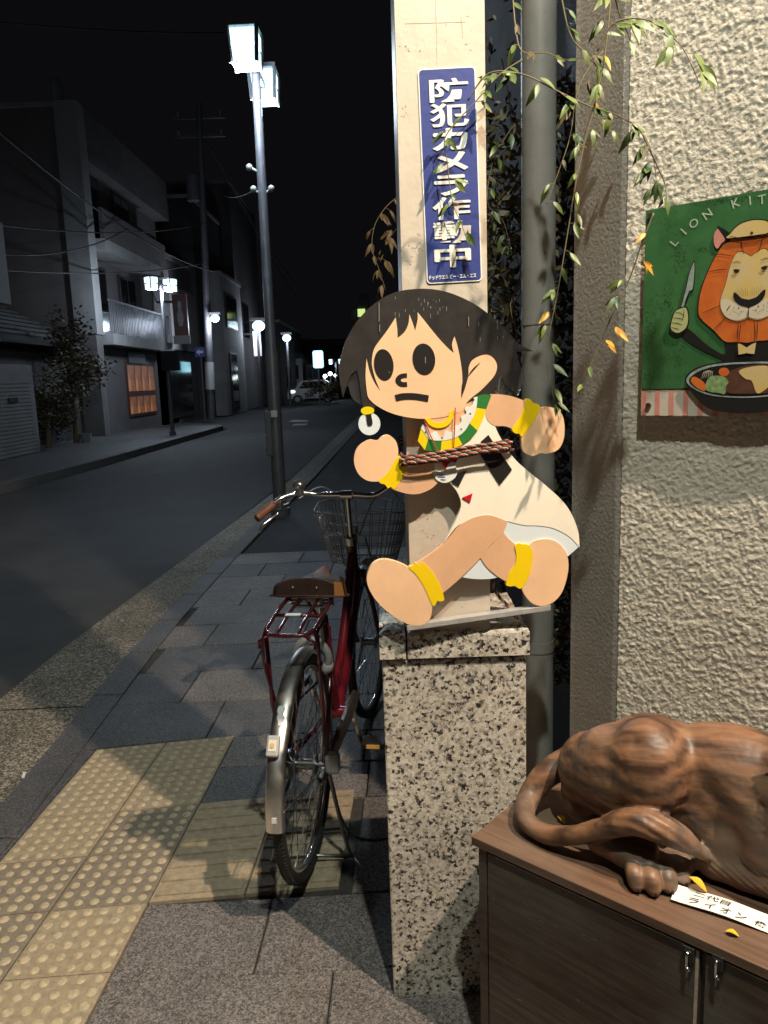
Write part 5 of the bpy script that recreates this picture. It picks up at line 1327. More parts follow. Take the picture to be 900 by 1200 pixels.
obj('handlebar', MB().tube(catmull(hb, 5), .0115, 12), M['chrome'], st_, smooth='all')
for sg in (-1, 1):
    g = obj('grip', MB().tube(catmull([Sk(-.215, .318 * sg, .978 + .032 * (sg + 1)), Sk(-.205, .313 * sg, .983 + .032 * (sg + 1)), Sk(-.17, .298 * sg, .999 + .032 * (sg + 1)), Sk(-.13, .276 * sg, 1.021 + .032 * (sg + 1))], 3), [.012, .0155, .0165, .0165, .017, .016, .0165, .0165, .016, .0155], 12), M['grip'], st_, smooth='all')
    obj('brake_lever', MB().tube(catmull([Sk(-.115, .262 * sg, 1.022), Sk(-.11, .265 * sg, .985), Sk(-.145, .29 * sg, .962), Sk(-.17, .315 * sg, .94), Sk(-.175, .322 * sg, .915)], 4), .0055, 8), M['chrome'], st_, smooth='all')
    obj('lever_clamp', MB().box(Sk(-.108, .262 * sg, 1.015), (.03, .03, .035), (fr_, ff, Z)), M['steel'], st_, bevel=.004)
    obj('brake_cable', MB().tube(catmull([Sk(-.10, .26 * sg, 1.01), Sk(-.03, .22 * sg, 1.02), Sk(.08, .14 * sg, 1.06), Sk(.12, .06 * sg, .98), Sk(.06, .02 * sg, .86)], 6), .0028, 6), M['plast'] if sg < 0 else M['blackp'], st_, smooth='all')
obj('bell', MB().ell(Sk(-.075, -.185, 1.090), (.026, .026, .022), nu=20, nv=12).cyl(Sk(-.075, -.185, 1.05), Sk(-.075, -.185, 1.075), .018, 14), M['chrome'], st_, smooth=True)
# wire basket
bk = bpy.data.objects.new('basket', None); COL.objects.link(bk); bk.parent = st_; bk.location = Sk(.2, 0, .8) - root_origin(st_)
def ringp(z, n=28):
    t = (z - .72) / .235; hw = .140 + .072 * t; hd = .085 + .050 * t; cy = .205 + .02 * t
    out = []
    for i in range(n):
        a = 2 * math.pi * i / n; c_, s_ = math.cos(a), math.sin(a)
        out.append(Sk(cy + hd * (abs(s_) ** .55) * (1 if s_ > 0 else -1), hw * (abs(c_) ** .55) * (1 if c_ > 0 else -1), z + (.02 * (s_ > 0) * t)))
    return out
for k, z in enumerate((.722, .76, .805, .85, .895, .945)):
    p = ringp(z); obj('basket_hoop', MB().tube(p + [p[0]], .0036 if k == 5 else .0025, 6, cap=False), M['wire'], bk, smooth='all')
    if k in (2, 3, 4):
        p = ringp(z + .009); obj('basket_hoop', MB().tube(p + [p[0]], .0019, 6, cap=False), M['wire'], bk, smooth='all')
a_, b_ = ringp(.722, 44), ringp(.945, 44)
for i in range(44): obj('basket_wire', MB().tube([a_[i], b_[i]], .0019, 5), M['wire'], bk)
mb = MB()
for i in range(9):
    t = -.11 + .22 * i / 8; mb.tube([Sk(.205 - .075, t, .721), Sk(.205 + .075, t, .721)], .0016, 5)
for i in range(6):
    s_ = .135 + .14 * i / 5; mb.tube([Sk(s_, -.12, .721), Sk(s_, .12, .721)], .0016, 5)
obj('basket_floor', mb, M['wire'], bk)
obj('basket_bracket', MB().tube(catmull([Sk(.02, -.05, .87), Sk(.05, -.06, .80), Sk(.12, -.06, .712), Sk(.25, -.05, .712)], 4), .004, 6).tube(catmull([Sk(.02, .05, .87), Sk(.05, .06, .80), Sk(.12, .06, .712), Sk(.25, .05, .712)], 4), .004, 6), M['steel'], st_, smooth='all')
for sg in (-1, 1): obj('basket_stay', MB().tube([Sk(.235, .058 * sg, WR), Sk(.22, .09 * sg, .716)], .003, 6), M['steel'], st_)
obj('front_lamp', MB().cyl(Sk(.34, 0, .68), Sk(.27, 0, .68), .032, 18), M['blackp'], st_, smooth=True)
# ------------------------------------------------------------------ street at night
M['post'] = mat('lamp_post_paint', (.16, .155, .17), .45, metal=.3, var=.2, vscale=6)
M['conc'] = mat('pale_concrete', (.34, .33, .33), .85, col2=(.25, .245, .25), vscale=1.5, bump=.2, bscale=30)
M['plas'] = mat('dull_plaster', (.16, .145, .145), .9, col2=(.11, .10, .10), vscale=.8)
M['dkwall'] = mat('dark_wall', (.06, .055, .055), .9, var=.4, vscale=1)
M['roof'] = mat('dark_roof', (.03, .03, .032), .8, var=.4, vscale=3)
M['win'] = mat('night_glass', (.012, .012, .015), .08)
M['frame'] = mat('dark_frame', (.03, .03, .032), .5)
M['rail'] = mat('metal_railing', (.30, .30, .33), .35, metal=.9)
M['cable'] = mat('black_cable', (.02, .02, .02), .6)
M['lampglow'] = emis('lamp_glass', (.66, .93, 1.0), 1.5)
M['lampglow2'] = emis('lamp_glass_low', (.60, .90, 1.0), 2.6)
M['curtain'] = emis('lit_curtain', (.50, .20, .10), .17)
nt_ = M['curtain'].node_tree; nz_ = nt_.nodes.new('ShaderNodeTexNoise'); nz_.inputs['Scale'].default_value = 1.6; mr_ = nt_.nodes.new('ShaderNodeMapRange'); mr_.inputs[1].default_value = .35; mr_.inputs[2].default_value = .65; mr_.inputs[3].default_value = .04; mr_.inputs[4].default_value = .34
nt_.links.new(nz_.outputs[0], mr_.inputs[0]); nt_.links.new(mr_.outputs[0], nt_.nodes['Principled BSDF'].inputs['Emission Strength'])
M['cyan'] = emis('cyan_sign', (.35, .80, .95), 2.2)
M['wsign'] = emis('white_sign_light', (.75, .72, .80), .55)
M['arrow'] = mat('arrow_blue', (.03, .06, .35), .4)

def street_lamp(label, base, h, s=1.0, yaw=0.0, watt=60, lantern=(.34, .34, .40), both_sides=True, real=True, arm=.40):
    b = Vector(base)
    t = thing('street_lamp', label, 'street lamp', b, 'square-lantern street lamps along the road')
    mb = MB(); mb.tube([b - Z * .03, b + Z * h * .38, b + Z * h * .4, b + Z * h], [.075 * s, .07 * s, .055 * s, .045 * s], 18)
    obj('pole', mb, M['post'], t, smooth=True)
    obj('base_collar', MB().cyl(b - Z * .03, b + Z * .08, .11 * s, 18), M['post'], t)
    ux = Vector((math.cos(yaw), math.sin(yaw), 0)); uy = Vector((-math.sin(yaw), math.cos(yaw), 0))
    obj('cross_arm', MB().box(b + Z * (h - .02), (arm * 2.1 * s, .06 * s, .07 * s), (ux, uy, Z)), M['post'], t)
    for sg in ((-1, 1) if both_sides else (-1,)):
        c = b + ux * (arm * sg * s) + Z * h
        w, d, hh = [k * s for k in lantern]
        ln = bpy.data.objects.new('lantern', None); COL.objects.link(ln); ln.parent = t; ln.location = c - root_origin(t)
        mb = MB()
        for i in (-1, 1):
            for j in (-1, 1): mb.tube([c + ux * (w / 2 * i) + uy * (d / 2 * j) + Z * hh / 2, c + ux * (w * .43 * i) + uy * (d * .43 * j) - Z * hh / 2], .022 * s, 6)
        mb.box(c + Z * (hh / 2 + .02 * s), (w * 1.08, d * 1.08, .04 * s), (ux, uy, Z))
        obj('lantern_frame', mb, M['post'], ln)
        for i, j in ((1, 0), (-1, 0), (0, 1), (0, -1)):
            nn = ux * i + uy * j; tt = ux * j + uy * i
            for zc, zt in ((.25, 'up'), (-.25, 'low')):
                k1 = .46 if zt == 'up' else .445
                obj('lamp_glass', MB().box(c + nn * (w * k1 if i else d * k1) + Z * hh * zc, (.006 * s, (d if i else w) * .86, hh * .40), (nn, tt, Z)), M['lampglow'], ln)
        obj('lamp_glass', MB().box(c - Z * (hh * .49), (w * .8, d * .8, .006 * s), (ux, uy, Z)), M['lampglow'], ln)
        if real: lamp('street_light', c - Z * (hh * .75), watt, (.72, .86, 1), .12 * s)
    return t
b = G(331, 603, -.0); b.x += 0
street_lamp('tall twin-lantern street lamp on our kerb, nearest and largest in view', (b.x - .02, b.y, 0), 4.70, 1.0, R_(88), 105, lantern=(.285, .285, .32), arm=.50)
t1 = bpy.data.objects['street_lamp']
pb = Vector((b.x - .02, b.y, 0))
for (dx, dz) in ((-.12, 3.74), (-.09, 3.52), (.10, 3.52)):
    obj('insulator_knob', MB().ell(pb + Vector((dx, -.03, dz)), .035, nu=12, nv=8).tube([pb + Vector((0, 0, dz - .06)), pb + Vector((dx, -.03, dz))], .012, 6), M['plast'], t1, smooth='all')
obj('plate', MB().box(pb + Vector((.0, -.075, 1.15)), (.07, .006, .075)), M['lensw'], t1)
obj('control_box', MB().box(pb + Vector((-.075, -.02, .93)), (.07, .10, .5)), M['post'], t1, bevel=.01)
b2 = G(203, 514)
street_lamp('second street lamp, across the road in front of the three-storey building', (b2.x, b2.y, .12), 4.12, .82, R_(55), 120)
obj('traffic_box', MB().b2((b2.x - .1, b2.y - .25, 1.9), (b2.x + .35, b2.y + .05, 2.45)), M['blackp'], bpy.data.objects['street_lamp.001'], bevel=.02)

# far pavement
mb = MB(); yl = LK[:5]; 
mb.add([(-6.2 - .0, -3, .10), (-5.78, 11.4, .10), (-5.52, 15, .10), (-5.27, 25.6, .10), (-5.6, 26.6, .10), (-9, 27.3, .10), (-9.2, -3, .10)], [(0, 1, 2, 3, 4, 5, 6)])
struct('far_pavement', mb, M['slab2'])
kb2 = thing('far_kerb', '', ''); del kb2['label'], kb2['category']; kb2['kind'] = 'structure'
pts = [(-6.0, 5.0), (-5.75, 11.4), (-5.49, 15), (-5.24, 25.6), (-5.6, 26.7), (-9, 27.4)]
for (xa, ya), (xb, yb_) in zip(pts, pts[1:]):
    L = math.hypot(xb - xa, yb_ - ya); n = max(1, int(L / 1.2))
    for k in range(n):
        p = Vector((xa + (xb - xa) * k / n, ya + (yb_ - ya) * k / n, 0)); q = Vector((xa + (xb - xa) * (k + 1) / n, ya + (yb_ - ya) * (k + 1) / n, 0)); d = (q - p).normalized(); nn = Vector((-d.y, d.x, 0))
        mb = MB(); mb.quadslab([p + d * .01, q - d * .01, q - d * .01 + nn * .15, p + d * .01 + nn * .15], -.08, .115, .01); obj('kerb_stone', mb, M['kerb'], kb2)

def wbox(lo, hi): return MB().b2(lo, hi)
def window(parent, lo, hi, axis, m='win', frame=.06, mull=1, out=.05):
    """framed window on a wall: axis 'x' for a wall facing +x, 'y' for one facing -y"""
    (x0, y0, z0), (x1, y1, z1) = lo, hi
    w = obj('window', wbox(lo, hi), M['frame'], parent)
    if axis == 'x':
        n = mull + 1; ww = (y1 - y0 - frame * (n + 1)) / n
        for k in range(n): obj('pane', wbox((x1 - .02, y0 + frame + k * (ww + frame), z0 + frame), (x1 + .006, y0 + frame + k * (ww + frame) + ww, z1 - frame)), M[m], w)
    else:
        n = mull + 1; ww = (x1 - x0 - frame * (n + 1)) / n
        for k in range(n): obj('pane', wbox((x0 + frame + k * (ww + frame), y0 - .006, z0 + frame), (x0 + frame + k * (ww + frame) + ww, y0 + .02, z1 - frame)), M[m], w)
    return w
# three-storey building
fx = -8.0
yA = AX(108, 300, fx).y; yB = AX(180, 300, fx).y; hA = AX(92, 121, fx - .0).z
yA = AX(113, 380, fx).y
A = thing('apartment_building', 'three-storey building with a pale corner strip, recessed balconies and a lit shop door', 'building', (fx - 3, yA, 0))
obj('gable_wall', wbox((fx - 9, yA, -.05), (fx - .62, yA + 9, hA - .15)), mat('gable_plaster', (.19, .165, .16), .9, col2=(.14, .12, .118), vscale=.5), A)
obj('corner_strip', wbox((fx - .60, yA - .06, 3.0), (fx + .02, yA + .5, hA)), M['conc'], A)
obj('corner_base', wbox((fx - .60, yA - .05, 0), (fx - .02, yA + .45, 2.99)), M['plas'], A)
obj('roof_parapet', wbox((fx - 9.02, yA - .05, hA - .14), (fx - .61, yA + 9, hA - .02)), M['conc'], A)
DE = yB - yA
for k, (z0, z1) in enumerate(((8.0, hA - .01), )):
    obj('facade_top', wbox((fx - .60, yA + .51, z0 - .2), (fx, yA + 9, z1)), M['plas'], A)
obj('back_wall', wbox((fx - .61, yA + .5, 0), (fx - .55, yA + 9, 8)), M['plas'], A)
for k, zf in enumerate((5.7, 3.05)):
    sl = obj('balcony', wbox((fx - .54, yA + .52, zf - .32), (fx + .28, yA + 7.2, zf)), M['conc'], A)
    if k == 0:
        obj('parapet', wbox((fx + .16, yA + .53, zf + .002), (fx + .26, yA + 7.1, zf + .85)), M['plas'], sl)
    for j in range(2):
        y0 = yA + 1.0 + j * 2.9
        window(A, (fx - .56, y0, zf + .05), (fx - .48, y0 + 1.6, zf + 2.1), 'x')
rz0 = 3.06
rail = thing('balcony_railing', '', ''); del rail['label'], rail['category']; rail.parent = A; rail.location = Vector((fx + .2, yA + 1, rz0)) - root_origin(A)
for k in range(42):
    y = yA + .6 + k * .157; obj('baluster', wbox((fx + .20, y, rz0), (fx + .225, y + .025, rz0 + .92)), M['rail'], rail)
obj('hand_rail', wbox((fx + .18, yA + .55, rz0 + .92), (fx + .25, yA + 7.2, rz0 + .97)), M['rail'], rail)
# ground floor: shop front with glowing curtained door
obj('shopfront_wall', wbox((fx - .54, yA + 1.0, 0), (fx - .2, yA + 9, 2.72)), M['plas'], A)
p0 = AX(149, 450, fx - .18); p1 = AX(181, 450, fx - .18)
top = AX(165, 424, fx - .18).z; bot = AX(165, 487, fx - .18).z
dr = obj('shop_door', wbox((fx - .21, p0.y, bot), (fx - .16, p1.y, top)), mat('door_red_brown', (.10, .03, .02), .5), A)
nP = 4; L = (p1.y - p0.y - .08)
for k in range(nP):
    y0 = p0.y + .08 + k * L / nP; y1 = y0 + L / nP - .08
    for (a, b_) in ((.05, .36), (.46, .92)):
        obj('curtain_pane', wbox((fx - .165, y0, bot + (top - bot) * a), (fx - .152, y1, bot + (top - bot) * b_)), M['curtain'], dr)
a0_ = AX(151, 412, fx - .1); a1_ = AX(170, 412, fx - .1)
obj('name_board', wbox((fx - .21, a0_.y, 2.25), (fx - .12, a1_.y, 2.62)), M['frame'], A)
# satellite dish on the roof
dp_ = AY(67, 108, yA + 1); ds = thing('satellite_dish', 'small pale dish antenna on the roof edge of the three-storey building', 'dish', (dp_.x, yA + 1, hA))
mb = MB(); mb.ell((dp_.x, yA + 1, dp_.z), (.12, .35, .40)); obj('dish', mb, M['conc'], ds, smooth='all'); obj('mast', MB().cyl((dp_.x, yA + 1.2, hA - .2), (dp_.x, yA + 1.2, dp_.z), .03, 8), M['post'], ds)

# low dark house and white shutter at the left edge
hx = -8.6
ho = thing('low_house', 'low dark tiled house in shadow left of the three-storey building', 'house', (-12, 16, 0))
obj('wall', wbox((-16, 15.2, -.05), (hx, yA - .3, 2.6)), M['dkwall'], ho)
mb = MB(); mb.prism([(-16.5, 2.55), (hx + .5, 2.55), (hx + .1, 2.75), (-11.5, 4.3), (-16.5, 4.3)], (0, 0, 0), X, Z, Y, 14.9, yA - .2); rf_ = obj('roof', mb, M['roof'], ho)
for k in range(10): obj('roof_tile_row', MB().box(((hx + .1) + (-11.5 - hx - .1) * (k + .5) / 10, (14.9 + yA - .2) / 2, 2.79 + (4.3 - 2.75) * (k + .5) / 10), (.08, yA - 15.1, .07)), M['roof'], rf_)
y0, y1 = AX(2, 480, -7.75).y, AX(44, 480, -7.75).y
g = thing('garage', 'pale shuttered garage front at the left edge of the street', 'garage', (-8.2, 16, 0))
ztop = AX(25, 427, -7.75).z
obj('garage_box', wbox((-8.5, 13.4, -.05), (-7.80, y1 + .05, ztop)), M['conc'], g)
for k in range(20):
    z = .12 + k * (ztop - .45) / 20; obj('shutter_slat', wbox((-7.80, 13.6, z), (-7.765, y1 - .15, z + (ztop - .45) / 20 - .012)), M['conc'], g)
obj('shutter_handle', wbox((-7.77, y1 - 1.3, 1.25), (-7.74, y1 - .9, 1.35)), M['frame'], g)
q0_, q1_ = AX(-6, 300, -7.4), AX(7, 300, -7.4)
bn = thing('tall_banner', 'pale blue-white vertical sign panel cut by the left frame edge', 'sign', (-7.4, q0_.y, 2.4))
obj('panel', wbox((-7.48, 10.6, AX(3, 355, -7.4).z), (-7.40, q1_.y, AX(3, 262, -7.4).z)), M['conc'], bn)
obj('bracket', wbox((-7.9, 11.6, 3.0), (-7.48, 11.7, 3.1)), M['frame'], bn)

# bush and small tree in front of the low house
def crown(name, label, cat, c, r, n, m='leafd', seed=1, trunk=None, size=.10, group=None):
    rnd = random.Random(seed); t = thing(name, label, cat, (c[0], c[1], 0), group)
    mb = MB()
    cl = [Vector((rnd.gauss(0, .42) * r[0], rnd.gauss(0, .42) * r[1], rnd.gauss(0, .42) * r[2])) for _ in range(26)]
    for k in range(n):
        q = rnd.choice(cl); p = Vector(c) + q + Vector((rnd.gauss(0, .14) * r[0], rnd.gauss(0, .14) * r[1], rnd.gauss(0, .14) * r[2]))
        if p.z < .1: continue
        d = Vector((rnd.gauss(0, 1), rnd.gauss(0, 1), rnd.gauss(0, .6))).normalized(); sd_ = d.orthogonal().normalized(); L = size * rnd.uniform(.6, 1.4)
        mb.add([p, p + d * L * .5 + sd_ * L * .28, p + d * L, p + d * L * .5 - sd_ * L * .28], [(0, 1, 2, 3)])
    o = obj('crown', mb, M[m], t); o['kind'] = 'stuff'
    tr = MB(); tr.tube([(c[0], c[1], -.02), (c[0] + .05, c[1], c[2] * .5), (c[0], c[1] + .05, c[2])], [.09, .07, .03], 8)
    for q in cl[:8]: tr.tube([(c[0], c[1], c[2] * .6), Vector(c) + q * .8], [.03, .01], 5)
    obj('trunk', tr, M['stem'], t); return t
crown('garden_tree', 'dark leafy garden tree between the garage and the lit shop door', 'tree', (-8.0, 20.2, 2.0), (.95, 1.0, 1.5), 3800, seed=3)
crown('garden_shrub', 'dark shrub on the pavement below the garden tree', 'shrub', (-8.1, 18.7, .9), (.6, .8, .6), 1600, seed=5)
pp_ = G(101, 518, .1); pot = thing('plant_pot', 'small pale pot under the dark shrub by the far pavement', 'pot', pp_)
obj('pot', MB().tube([pp_, pp_ + Z * .22], [.12, .16], 14), M['conc'], pot); obj('soil', MB().cyl(pp_ + Z * .20, pp_ + Z * .225, .14, 14), M['roof'], pot)

# buildings further along the left side
def tower(label, x0, y0, y1, h, m, name='building', wins=(), sgn=1, par=True, depth=7):
    t = thing(name, label, 'building', (x0 - 2 * sgn, y0, 0))
    obj('wall', wbox((x0 - depth * sgn, y0, -.05), (x0, y1, h)), M[m], t)
    if par: obj('roof_edge', wbox((x0 - depth * sgn - .05, y0 - .06, h + .002), (x0 + .06 * sgn, y1 + .05, h + .16)), M['conc'], t)
    for (ya, yb2, za, zb, mm) in wins:
        window(t, (x0 - .02, ya, za), (x0 + .05, yb2, zb), 'x', m=mm)
    return t
def yat(px, x=-8.0, py=450): return AX(px, py, x).y
B_ = tower('grey two-storey building behind the brown signboard', -8.2, yat(186, -8.2), yat(232, -8.2), 6.4, 'plas', wins=[(yat(214, -8.2), yat(226, -8.2), 3.4, 5.2, 'win'), (yat(198, -8.2), yat(224, -8.2), .2, 2.5, 'win')])
q = AX(224, 400, -8.1)
# pale concrete panel across the upper facade
obj('bright_panel', wbox((-8.2, yat(203, -8.2), 2.9), (-8.08, yat(234, -8.2), 5.4)), M['conc'], B_)
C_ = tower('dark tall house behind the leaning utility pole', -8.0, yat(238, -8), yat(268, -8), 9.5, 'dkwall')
ys_, ye_ = yat(266, -7.4), yat(288, -7.4)
D_ = tower('pale concrete building with a dark doorway', -7.4, ys_, ye_, 6.6, 'conc', wins=[(yat(271, -7.4), yat(279, -7.4), .1, 3.0, 'win'), (yat(270, -7.4), yat(282, -7.4), 4.2, 5.8, 'win')])
tower('tall dark block rising behind the pale concrete building', -7.7, ye_ + .3, ye_ + 9, 12, 'plas', wins=[(ye_ + 2, ye_ + 4, 4, 6, 'win')])
tower('low dark shop row past the pale concrete building', -6.6, ye_ + 9.5, ye_ + 24, 5.4, 'dkwall', wins=[(ye_ + 12, ye_ + 15, 1, 2.6, 'win')])
# brown vertical signboard with white bottle shape
sb0, sb1 = AY(201, 345, 29.5), AY(222, 402, 29.5)
sg_ = thing('brown_signboard', 'brown projecting signboard with a white figure shape and a white strip below', 'sign', ((sb0.x + sb1.x) / 2, 29.5, sb1.z))
xc = (sb0.x + sb1.x) / 2; ww = (sb1.x - sb0.x); zt, zb = sb0.z, sb1.z; hh = zt - zb
M['brsign'] = mat('brown_sign_face', (.10, .035, .03), .5)
obj('board', wbox((sb0.x, 29.5, zb), (sb1.x, 29.62, zt)), M['brsign'], sg_)
obj('white_figure', MB().prism([(-.12 * ww, .35 * hh), (.12 * ww, .35 * hh), (.22 * ww, .48 * hh), (.20 * ww, .60 * hh), (.10 * ww, .68 * hh), (.14 * ww, .78 * hh), (.08 * ww, .86 * hh), (-.08 * ww, .86 * hh), (-.14 * ww, .78 * hh), (-.10 * ww, .68 * hh), (-.20 * ww, .60 * hh), (-.22 * ww, .48 * hh)], (xc, 29.5, zb), X, Z, -Y, 0, .012), M['conc'], sg_)
obj('white_strip', wbox((sb0.x - .05, 29.47, zb - .02), (sb1.x + .05, 29.50, zb + .16 * hh)), M['conc'], sg_)
obj('bracket', wbox((-8.3, 29.52, zt - .3), (sb0.x, 29.58, zt - .22)), M['frame'], sg_)
# blue one-way plate
oa = AY(234, 412.5, 29.3); ow = thing('one_way_sign', 'square blue one-way plate with a white arrow pointing left', 'sign', oa)
sz = .36
obj('plate', wbox((oa.x - sz / 2, 29.3, oa.z - sz / 2), (oa.x + sz / 2, 29.32, oa.z + sz / 2)), M['arrow'], ow)
obj('arrow', MB().prism([(-.13, 0), (-.01, .11), (-.01, .045), (.13, .045), (.13, -.045), (-.01, -.045), (-.01, -.11)], (oa.x, 29.3, oa.z), X, Z, -Y, 0, .01), M['white'], ow)
obj('post', MB().cyl((oa.x + .02, 29.36, .1), (oa.x + .02, 29.36, oa.z + .2), .03, 8), M['post'], ow)

# leaning utility pole with transformer
def upole(label, base, top, r=(.16, .11), arms=((.9, .0),), trans=True, wire_y=None):
    t = thing('utility_pole', label, 'utility pole', base); b, e = Vector(base), Vector(top)
    obj('pole', MB().tube([b, e], list(r), 14), M['post'], t, smooth=True)
    d = (e - b)
    for f, L in arms:
        c = b + d * f; obj('cross_arm', MB().box(c, (L, .09, .09)), M['post'], t)
        for k in range(3): obj('insulator', MB().cyl(c + X * (L * (-.42 + .42 * k)) + Z * .04, c + X * (L * (-.42 + .42 * k)) + Z * .2, .04, 8), M['conc'], t)
    if trans:
        c = b + d * .74; obj('transformer', MB().cyl(c + Vector((-.32, -.1, -.45)), c + Vector((-.32, -.1, .45)), .26, 16), M['post'], t, smooth=True)
    return t
ub = AY(248, 492, 31.0); ub.z = .1; ut = AY(233, 120, 31.0)
U1 = upole('grey utility pole with transformer behind the brown signboard', ub, ut, arms=((.90, 1.9), (.955, 1.9)))
obj('poster_band', MB().tube([ub.lerp(ut, .10), ub.lerp(ut, .19)], .185, 14), M['lensw'], U1, smooth=True)
lp_ = AY(252, 373, 30.8)
def small_light(label, p, r, base_obj_z=None, watt=60, glow=14):
    t = thing('pole_light', label, 'street light', p)
    obj('housing', MB().box(Vector(p) + Vector((0, .05, r * 1.2)), (r * 3, r * 2.2, r * .5)), M['post'], t)
    obj('bulb', MB().ell(p, (r * 1.2, r, r), nu=14, nv=8), M['lampglow'], t, smooth='all')
    lamp('street_light', Vector(p) - Vector((0, r * 1.6, r * 1.5)), watt, (.75, .85, 1), r)
    return t
small_light('round bluish light on an arm of the leaning utility pole', lp_, .15, watt=110)
obj('light_arm', MB().tube([ub.lerp(ut, .33), lp_ + Vector((-.1, .1, .25))], .03, 8), M['post'], U1)
p4 = AY(303, 382, 44); small_light('bluish light above the hanging white box sign', p4, .30, watt=80)
ws0, ws1 = AY(296, 388, 44.3), AY(306, 417, 44.3)
wsg = thing('white_box_sign', 'hanging white vertical box sign lit from above', 'sign', (ws0.x, 44.3, ws1.z))
obj('sign_box', wbox((ws0.x, 44.3, ws1.z), (ws1.x, 44.6, ws0.z)), M['wsign'], wsg); obj('bracket', wbox((ws0.x - 1.2, 44.4, ws0.z - .2), (ws0.x, 44.5, ws0.z - .1)), M['frame'], wsg)
p5 = AY(336, 396, 48); small_light('lone bluish light on a far roadside post', p5, .22, watt=70)
p5b = AY(336, 478, 48); tp5 = bpy.data.objects['pole_light.002'] if 'pole_light.002' in bpy.data.objects else None
obj('post', MB().cyl((p5.x, 48.1, -.03), (p5.x, 48.1, p5.z + .2), .07, 8), M['post'], tp5)
obj('post', MB().cyl((p4.x - .1, 44.15, -.03), (p4.x - .1, 44.15, p4.z + .2), .07, 8), M['post'], bpy.data.objects['pole_light.001'])
# far house, car, lit sign, more lights
fh = [AY(330, 476, 62), AY(372, 433, 62)]
H = thing('far_house', 'pale two-storey house at the end of the road', 'house', ((fh[0].x + fh[1].x) / 2, 64, 0))
hz = AY(350, 420, 62).z
obj('wall', wbox((fh[0].x - .5, 62, -.05), (fh[1].x - 1.2, 70, hz)), M['conc'], H)
mb = MB(); mb.prism([(fh[0].x - .9, hz), (fh[1].x - .9, hz), (fh[1].x - 1.4, hz + .5), (fh[0].x - .5, hz + .5)], (0, 0, 0), X, Z, Y, 61.6, 70.2); obj('roof', mb, M['roof'], H)
for k in range(2): window(H, (fh[0].x + .5 + k * 1.6, 61.94, hz - 1.6), (fh[0].x + 1.5 + k * 1.6, 62.02, hz - .5), 'y')
obj('ground_floor_shutter', wbox((fh[0].x + .2, 61.93, 0), (fh[0].x + 1.2, 61.99, 1.9)), M['dkwall'], H)
# white car
c0, c1_ = AY(341, 478, 52), AY(371, 478, 52)
car = thing('parked_car', 'white hatchback parked at the end of the road with a lit lamp', 'car', ((c0.x + c1_.x) / 2, 52, 0))
M['carw'] = mat('white_car_paint', (.55, .55, .57), .3, coat=.5)
L = max(3.4, c1_.x - c0.x + 1.5); x0 = c0.x - .2
prof = [(0, .3), (.05, .85), (.55, .98), (1.0, 1.48), (2.6, 1.52), (3.15, 1.05), (3.5, .9), (3.55, .3)]
mb = MB(); mb.prism(closed2([(a * L / 3.55, b_, 1) if i in (0, 7) else (a * L / 3.55, b_) for i, (a, b_) in enumerate(prof)], 3), (x0, 52, 0), X, Z, Y, 0, 1.55); obj('body', mb, M['carw'], car, bevel=.05)
obj('window', MB().prism([(.85 * L / 3.55, 1.0), (1.15 * L / 3.55, 1.42), (2.5 * L / 3.55, 1.44), (2.85 * L / 3.55, 1.02)], (x0, 52, 0), X, Z, Y, -.02, .02), M['win'], car)
for a in (.7, 2.85):
    w_ = obj('wheel', MB().cyl((x0 + a * L / 3.55, 51.98, .28), (x0 + a * L / 3.55, 52.2, .28), .31, 20), M['rubber'], car); obj('rim', MB().cyl((x0 + a * L / 3.55, 51.96, .28), (x0 + a * L / 3.55, 51.985, .28), .18, 14), M['plast'], w_)
obj('headlight', MB().ell((x0 + .35, 51.98, .80), (.20, .05, .10)), emis('car_lamp', (.9, .95, 1), 1.6), car)
# cyan lit sign on a post
cs0, cs1 = AY(366, 411, 50), AY(379, 431, 50)
cs = thing('lit_cyan_sign', 'rounded cyan illuminated sign on a post far down the road', 'sign', ((cs0.x + cs1.x) / 2, 50, 0))
w_, h_ = cs1.x - cs0.x, cs0.z - cs1.z
obj('sign_box', MB().prism(rrect(w_ * 1.08, h_ * 1.06, .14), ((cs0.x + cs1.x) / 2, 50.2, (cs0.z + cs1.z) / 2), X, Z, -Y, -.2, .0), M['frame'], cs)
obj('lit_panel', MB().prism(rrect(w_, h_, .12), ((cs0.x + cs1.x) / 2, 50.2, (cs0.z + cs1.z) / 2), X, Z, -Y, .0, .02), M['cyan'], cs)
obj('post', MB().cyl(((cs0.x + cs1.x) / 2, 50.3, -.03), ((cs0.x + cs1.x) / 2, 50.3, cs1.z), .06, 8), M['post'], cs)
pz = AY(393, 420, 58); street_lamp('farthest small twin-lantern street lamp by the horizon', (pz.x, 58, -.03), pz.z - .2, .9, 0, 20)
for k, (px, py, rr_) in enumerate(((381, 441, .16), (387, 438, .16), (393, 440, .12))):
    p = AY(px, py, 60); q = thing('distant_lamp', ('left', 'middle', 'right')[k] + ' of three tiny white lamps low at the far end of the road', 'lamp', p)
    obj('bulb', MB().ell(p, rr_, nu=10, nv=8), emis('tiny_lamp_%d' % k, (.9, 1, .95), 5), q, smooth='all'); obj('post', MB().cyl((p.x, 60.1, -.05), (p.x, 60.1, p.z), .05, 6), M['post'], q)
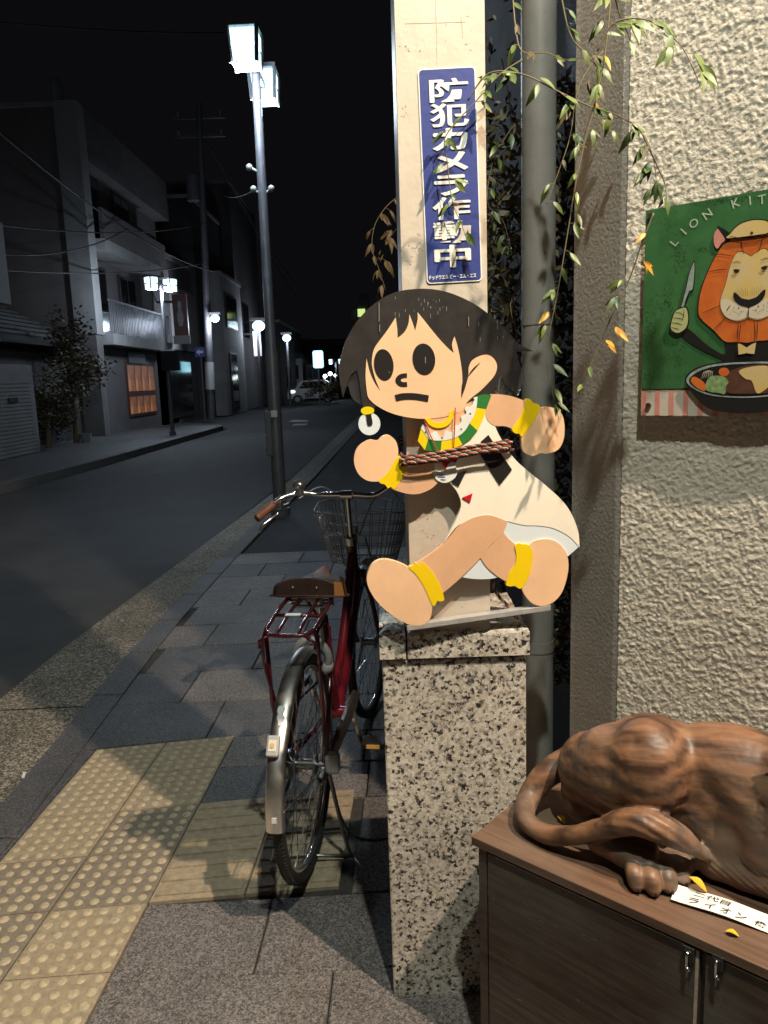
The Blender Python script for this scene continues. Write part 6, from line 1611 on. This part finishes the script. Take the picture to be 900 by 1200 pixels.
# right side silhouettes
tb0, tb1 = AY(419, 344, 70), AY(433, 400, 70)
tb = thing('slim_tower', 'slim pale far building with a yellow-green lit band behind the figure hair', 'building', (tb0.x, 70, 0))
obj('wall', wbox((tb0.x, 70, -.05), (tb1.x, 76, tb0.z)), M['plas'], tb)
obj('lit_band', wbox((tb0.x - .05, 69.9, AY(426, 371, 70).z), (tb1.x - .3, 69.99, AY(426, 362, 70).z)), emis('green_band', (.55, .75, .25), .9), tb)
obj('side_block', wbox((tb0.x - .6, 70.5, -.05), (tb0.x, 74, AY(418, 362, 70).z)), M['plas'], tb)
tower('long dark building far along our side of the road', 5.5, 20, 46, 8.5, 'dkwall', sgn=-1)
tower('low dark shed near the end of our side of the road', 1.4, 52, 66, 4.2, 'dkwall', sgn=-1, name='shed')
tower('dark buildings closing the end of the street', -3.2, 78, 92, 5.5, 'dkwall', depth=14)
tower('dark low building on the right of the street end', 6, 80, 92, 4.2, 'dkwall', depth=9)
# red-and-silver parked bicycle handle far right of the lamp post: small reflector post
# dark shrubs at the end of the road
crown('street_shrub', 'dark rounded shrub beside the white hatchback', 'shrub', (AY(385, 470, 47).x, 47, .9), (1.2, .7, .6), 1200, seed=8, size=.16)
# overhead wires
def wire(label, a, b, sag, r=.018):
    a, b = Vector(a), Vector(b); P = [a.lerp(b, t) - Z * (sag * 4 * t * (1 - t)) for t in [k / 16 for k in range(17)]]
    o = obj('overhead_wire', MB().tube(P, r, 6), M['cable'], None, origin=a, smooth='all'); tag(o, label, 'wire', 'overhead wires crossing the street')
wire('overhead wire running down the building gable from the upper left', AY(-60, 105, 14), AY(250, 318, 31), .5, .022)
wire('near-level wire across the gable at mid height', AY(-60, 256, 16), AY(240, 262, 31), .3)
wire('lower near-level wire across the gable', AY(-60, 312, 16), AY(240, 308, 31), .25)
wire('steep wire rising to the top left past the lamp head', AY(-60, 20, 18), AY(262, 38, 26), .1)
wire('slack wire just under the mid-height wire on the gable', AY(-60, 290, 16), AY(150, 268, 24), .4)
wire('service wire dropping from the near lamp post', AY(312, 214, 8.7), AY(250, 215, 31), .3, .008)
wire('wire from the pole top to the street end', AY(233, 150, 31), AY(345, 330, 70), .4, .02)
wire('second wire from the pole top to the street end', AY(243, 165, 31), AY(350, 350, 70), .4, .02)
